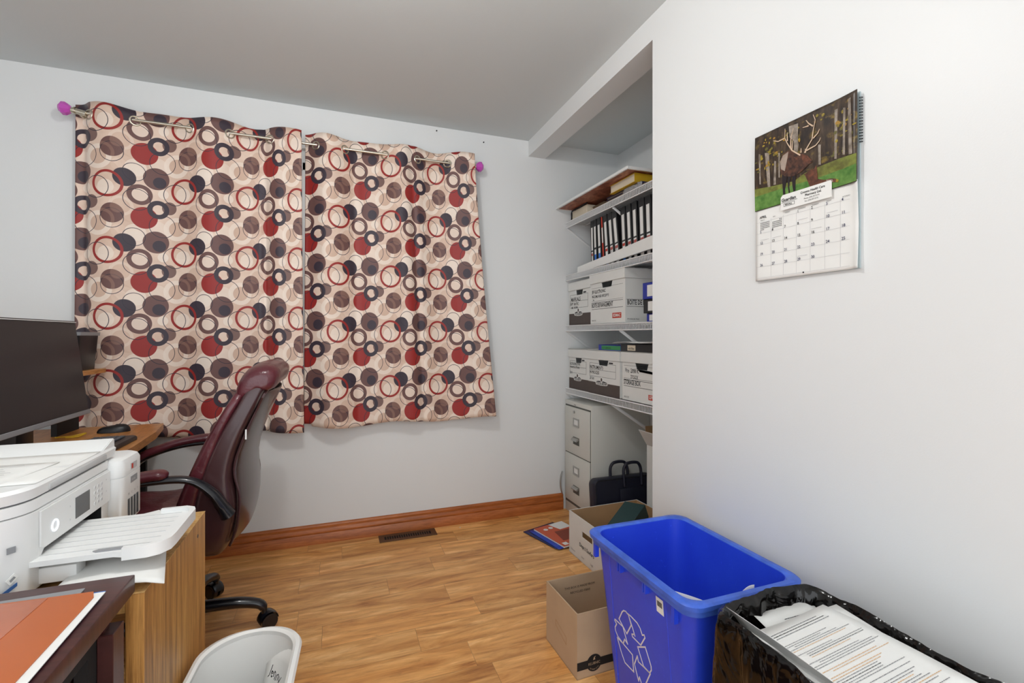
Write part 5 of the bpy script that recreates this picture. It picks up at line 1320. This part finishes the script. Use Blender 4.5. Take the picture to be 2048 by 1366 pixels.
# headrest wraps over the top
bm = BM(); rings = []
HR = [(-.228, .3), (-.225, .62), (-.21, .86), (-.18, .98), (-.12, 1.0), (0, 1.02), (.12, 1.0), (.18, .98), (.21, .86), (.225, .62), (.228, .3)]
for (y, s) in HR:
    ring = []
    prof = [(.262, .955), (.272, 1.005), (.300, 1.05), (.338, 1.066), (.372, 1.072), (.405, 1.060), (.418, 1.040), (.412, 1.005), (.398, .980), (.375, .972), (.34, .985), (.31, .96), (.275, .925)]
    cx_, cz_ = .34, 1.005
    for (x, z) in prof:
        wr = .004*mnoise.noise(Vector((y*18, x*14, z*10)))
        ring.append((cx_+(x-cx_)*s+wr, y, cz_+(z-cz_)*s+wr-.012*(abs(y)/.22)**2))
    rings.append(ring)
loft(bm, rings); bmesh.ops.recalc_face_normals(bm, faces=bm.faces); subsurf(obj('headrest', bm, LEATHER, CH, smooth=80), 1)
bm = BM(); box(bm, .306, .311, -.2245, -.2235, .80, .835); obj('care_tag', bm, PAPER, CH, smooth=0)
for s in (-1, 1):
    bm = BM()
    path = smoothpath([(-.10, s*.285, .40), (-.19, s*.292, .47), (-.225, s*.296, .54), (-.205, s*.297, .60), (-.14, s*.297, .655), (-.03, s*.297, .690), (.08, s*.295, .700), (.16, s*.290, .690), (.215, s*.283, .645), (.245, s*.270, .590), (.262, s*.262, .555)], 5)
    n = len(path); tube(bm, path, [.020+.010*max(0, (i/n-.7)/.3) for i in range(n)], 12, ref=(0, 1, 0), r2=[.012+.012*max(0, (i/n-.7)/.3) for i in range(n)]); obj('arm_frame', bm, CHB, CH)
    bm = BM(); path = smoothpath([(-.215, s*.297, .585), (-.195, s*.298, .63), (-.15, s*.298, .664), (-.10, s*.298, .683), (-.03, s*.298, .706), (.06, s*.297, .719), (.10, s*.296, .716)], 5)
    n = len(path); tube(bm, path, [.030*min(1, .45+i*.18, .45+(n-1-i)*.18) for i in range(n)], 14, ref=(0, 1, 0), r2=[.017*min(1, .45+i*.18, .45+(n-1-i)*.18) for i in range(n)], pw=.8); subsurf(obj('arm_pad', bm, LEATHER, CH, smooth=80), 1)
    bm = BM(); cyl(bm, (.262, s*.268, .562), (.262, s*.288, .562), .010, 14); obj('bolt', bm, BLACKP, CH)

# ------------------------------------------------------------------ white wastebasket
t = thing('wastebasket', 'white plastic wastebasket with a rolled rim on the floor beside the oak cabinet', 'wastebasket', (-.208, 1.172, 0), math.radians(-3))
WB = M('white_bin_plastic', '#e9e9e6', .45)
def wring(z, k, dz=0):
    f = 1-.22*(1-z/.40); out = []
    for i, (x, y) in enumerate(rrect(0, 0, (.106+k)*f, (.205+k)*f, .098*f, 10)): out.append((x, y, z+dz*abs(math.sin(2*math.atan2(y, x)))))
    return out
bm = BM(); loft(bm, [wring(.001, -.006), wring(.008, 0), wring(.39, 0), wring(.39, -.004), wring(.012, -.004)]); bmesh.ops.recalc_face_normals(bm, faces=bm.faces); obj('basket_body', bm, WB, t)
bm = BM(); pf = [(-.005, .388), (.003, .380), (.010, .384), (.012, .392), (.008, .400), (0, .403), (-.006, .399)]
rr_ = [wring(.40, k) for k, z in pf]; rr_ = [[(x, y, z) for x, y, _ in ring] for ring, (k, z) in zip(rr_, pf)]
loft(bm, rr_+[rr_[0]], cap=False); bmesh.ops.remove_doubles(bm, verts=bm.verts, dist=1e-5); bmesh.ops.recalc_face_normals(bm, faces=bm.faces); obj('rim', bm, WB, t)
t = thing('paper_sheet', 'white sheet with handwriting standing inside the white wastebasket', 'paper', (-.12, 1.24, .1))
bm = BM(); g = []
c0, c1, c2, c3 = Vector((-.165, 1.395, .365)), Vector((-.098, 1.27, .375)), Vector((-.105, 1.12, .12)), Vector((-.20, 1.20, .11))
for i in range(9):
    row = []
    for j in range(9):
        u, v_ = i/8, j/8; p = c0*(1-u)*(1-v_)+c1*u*(1-v_)+c2*u*v_+c3*(1-u)*v_; p.x += .012*math.sin(PI*u); row.append(bm.verts.new(p))
    g.append(row)
for i in range(8):
    for j in range(8): bm.faces.new((g[i][j], g[i+1][j], g[i+1][j+1], g[i][j+1]))
bmesh.ops.recalc_face_normals(bm, faces=bm.faces); solid(obj('sheet', bm, PAPER, t, world=True), .0006)
bm = BM(); r_ = (c1-c0).normalized(); dn = (c3-c0); dn = (dn-r_*dn.dot(r_)).normalized()
text(bm, 'Jenny', .028, plane_T(c0+r_*.07+dn*.055-Vector((.009, .006, 0)), r_, -dn), 0, 0, 1, 0, False, .01, 0, .08); obj('handwriting', bm, INK, t, world=True, smooth=0)

# ------------------------------------------------------------------ tidy up
for o in C.objects:
    if o.type == 'LIGHT': o['label'] = 'light of the ceiling bulb'; o['category'] = 'light'
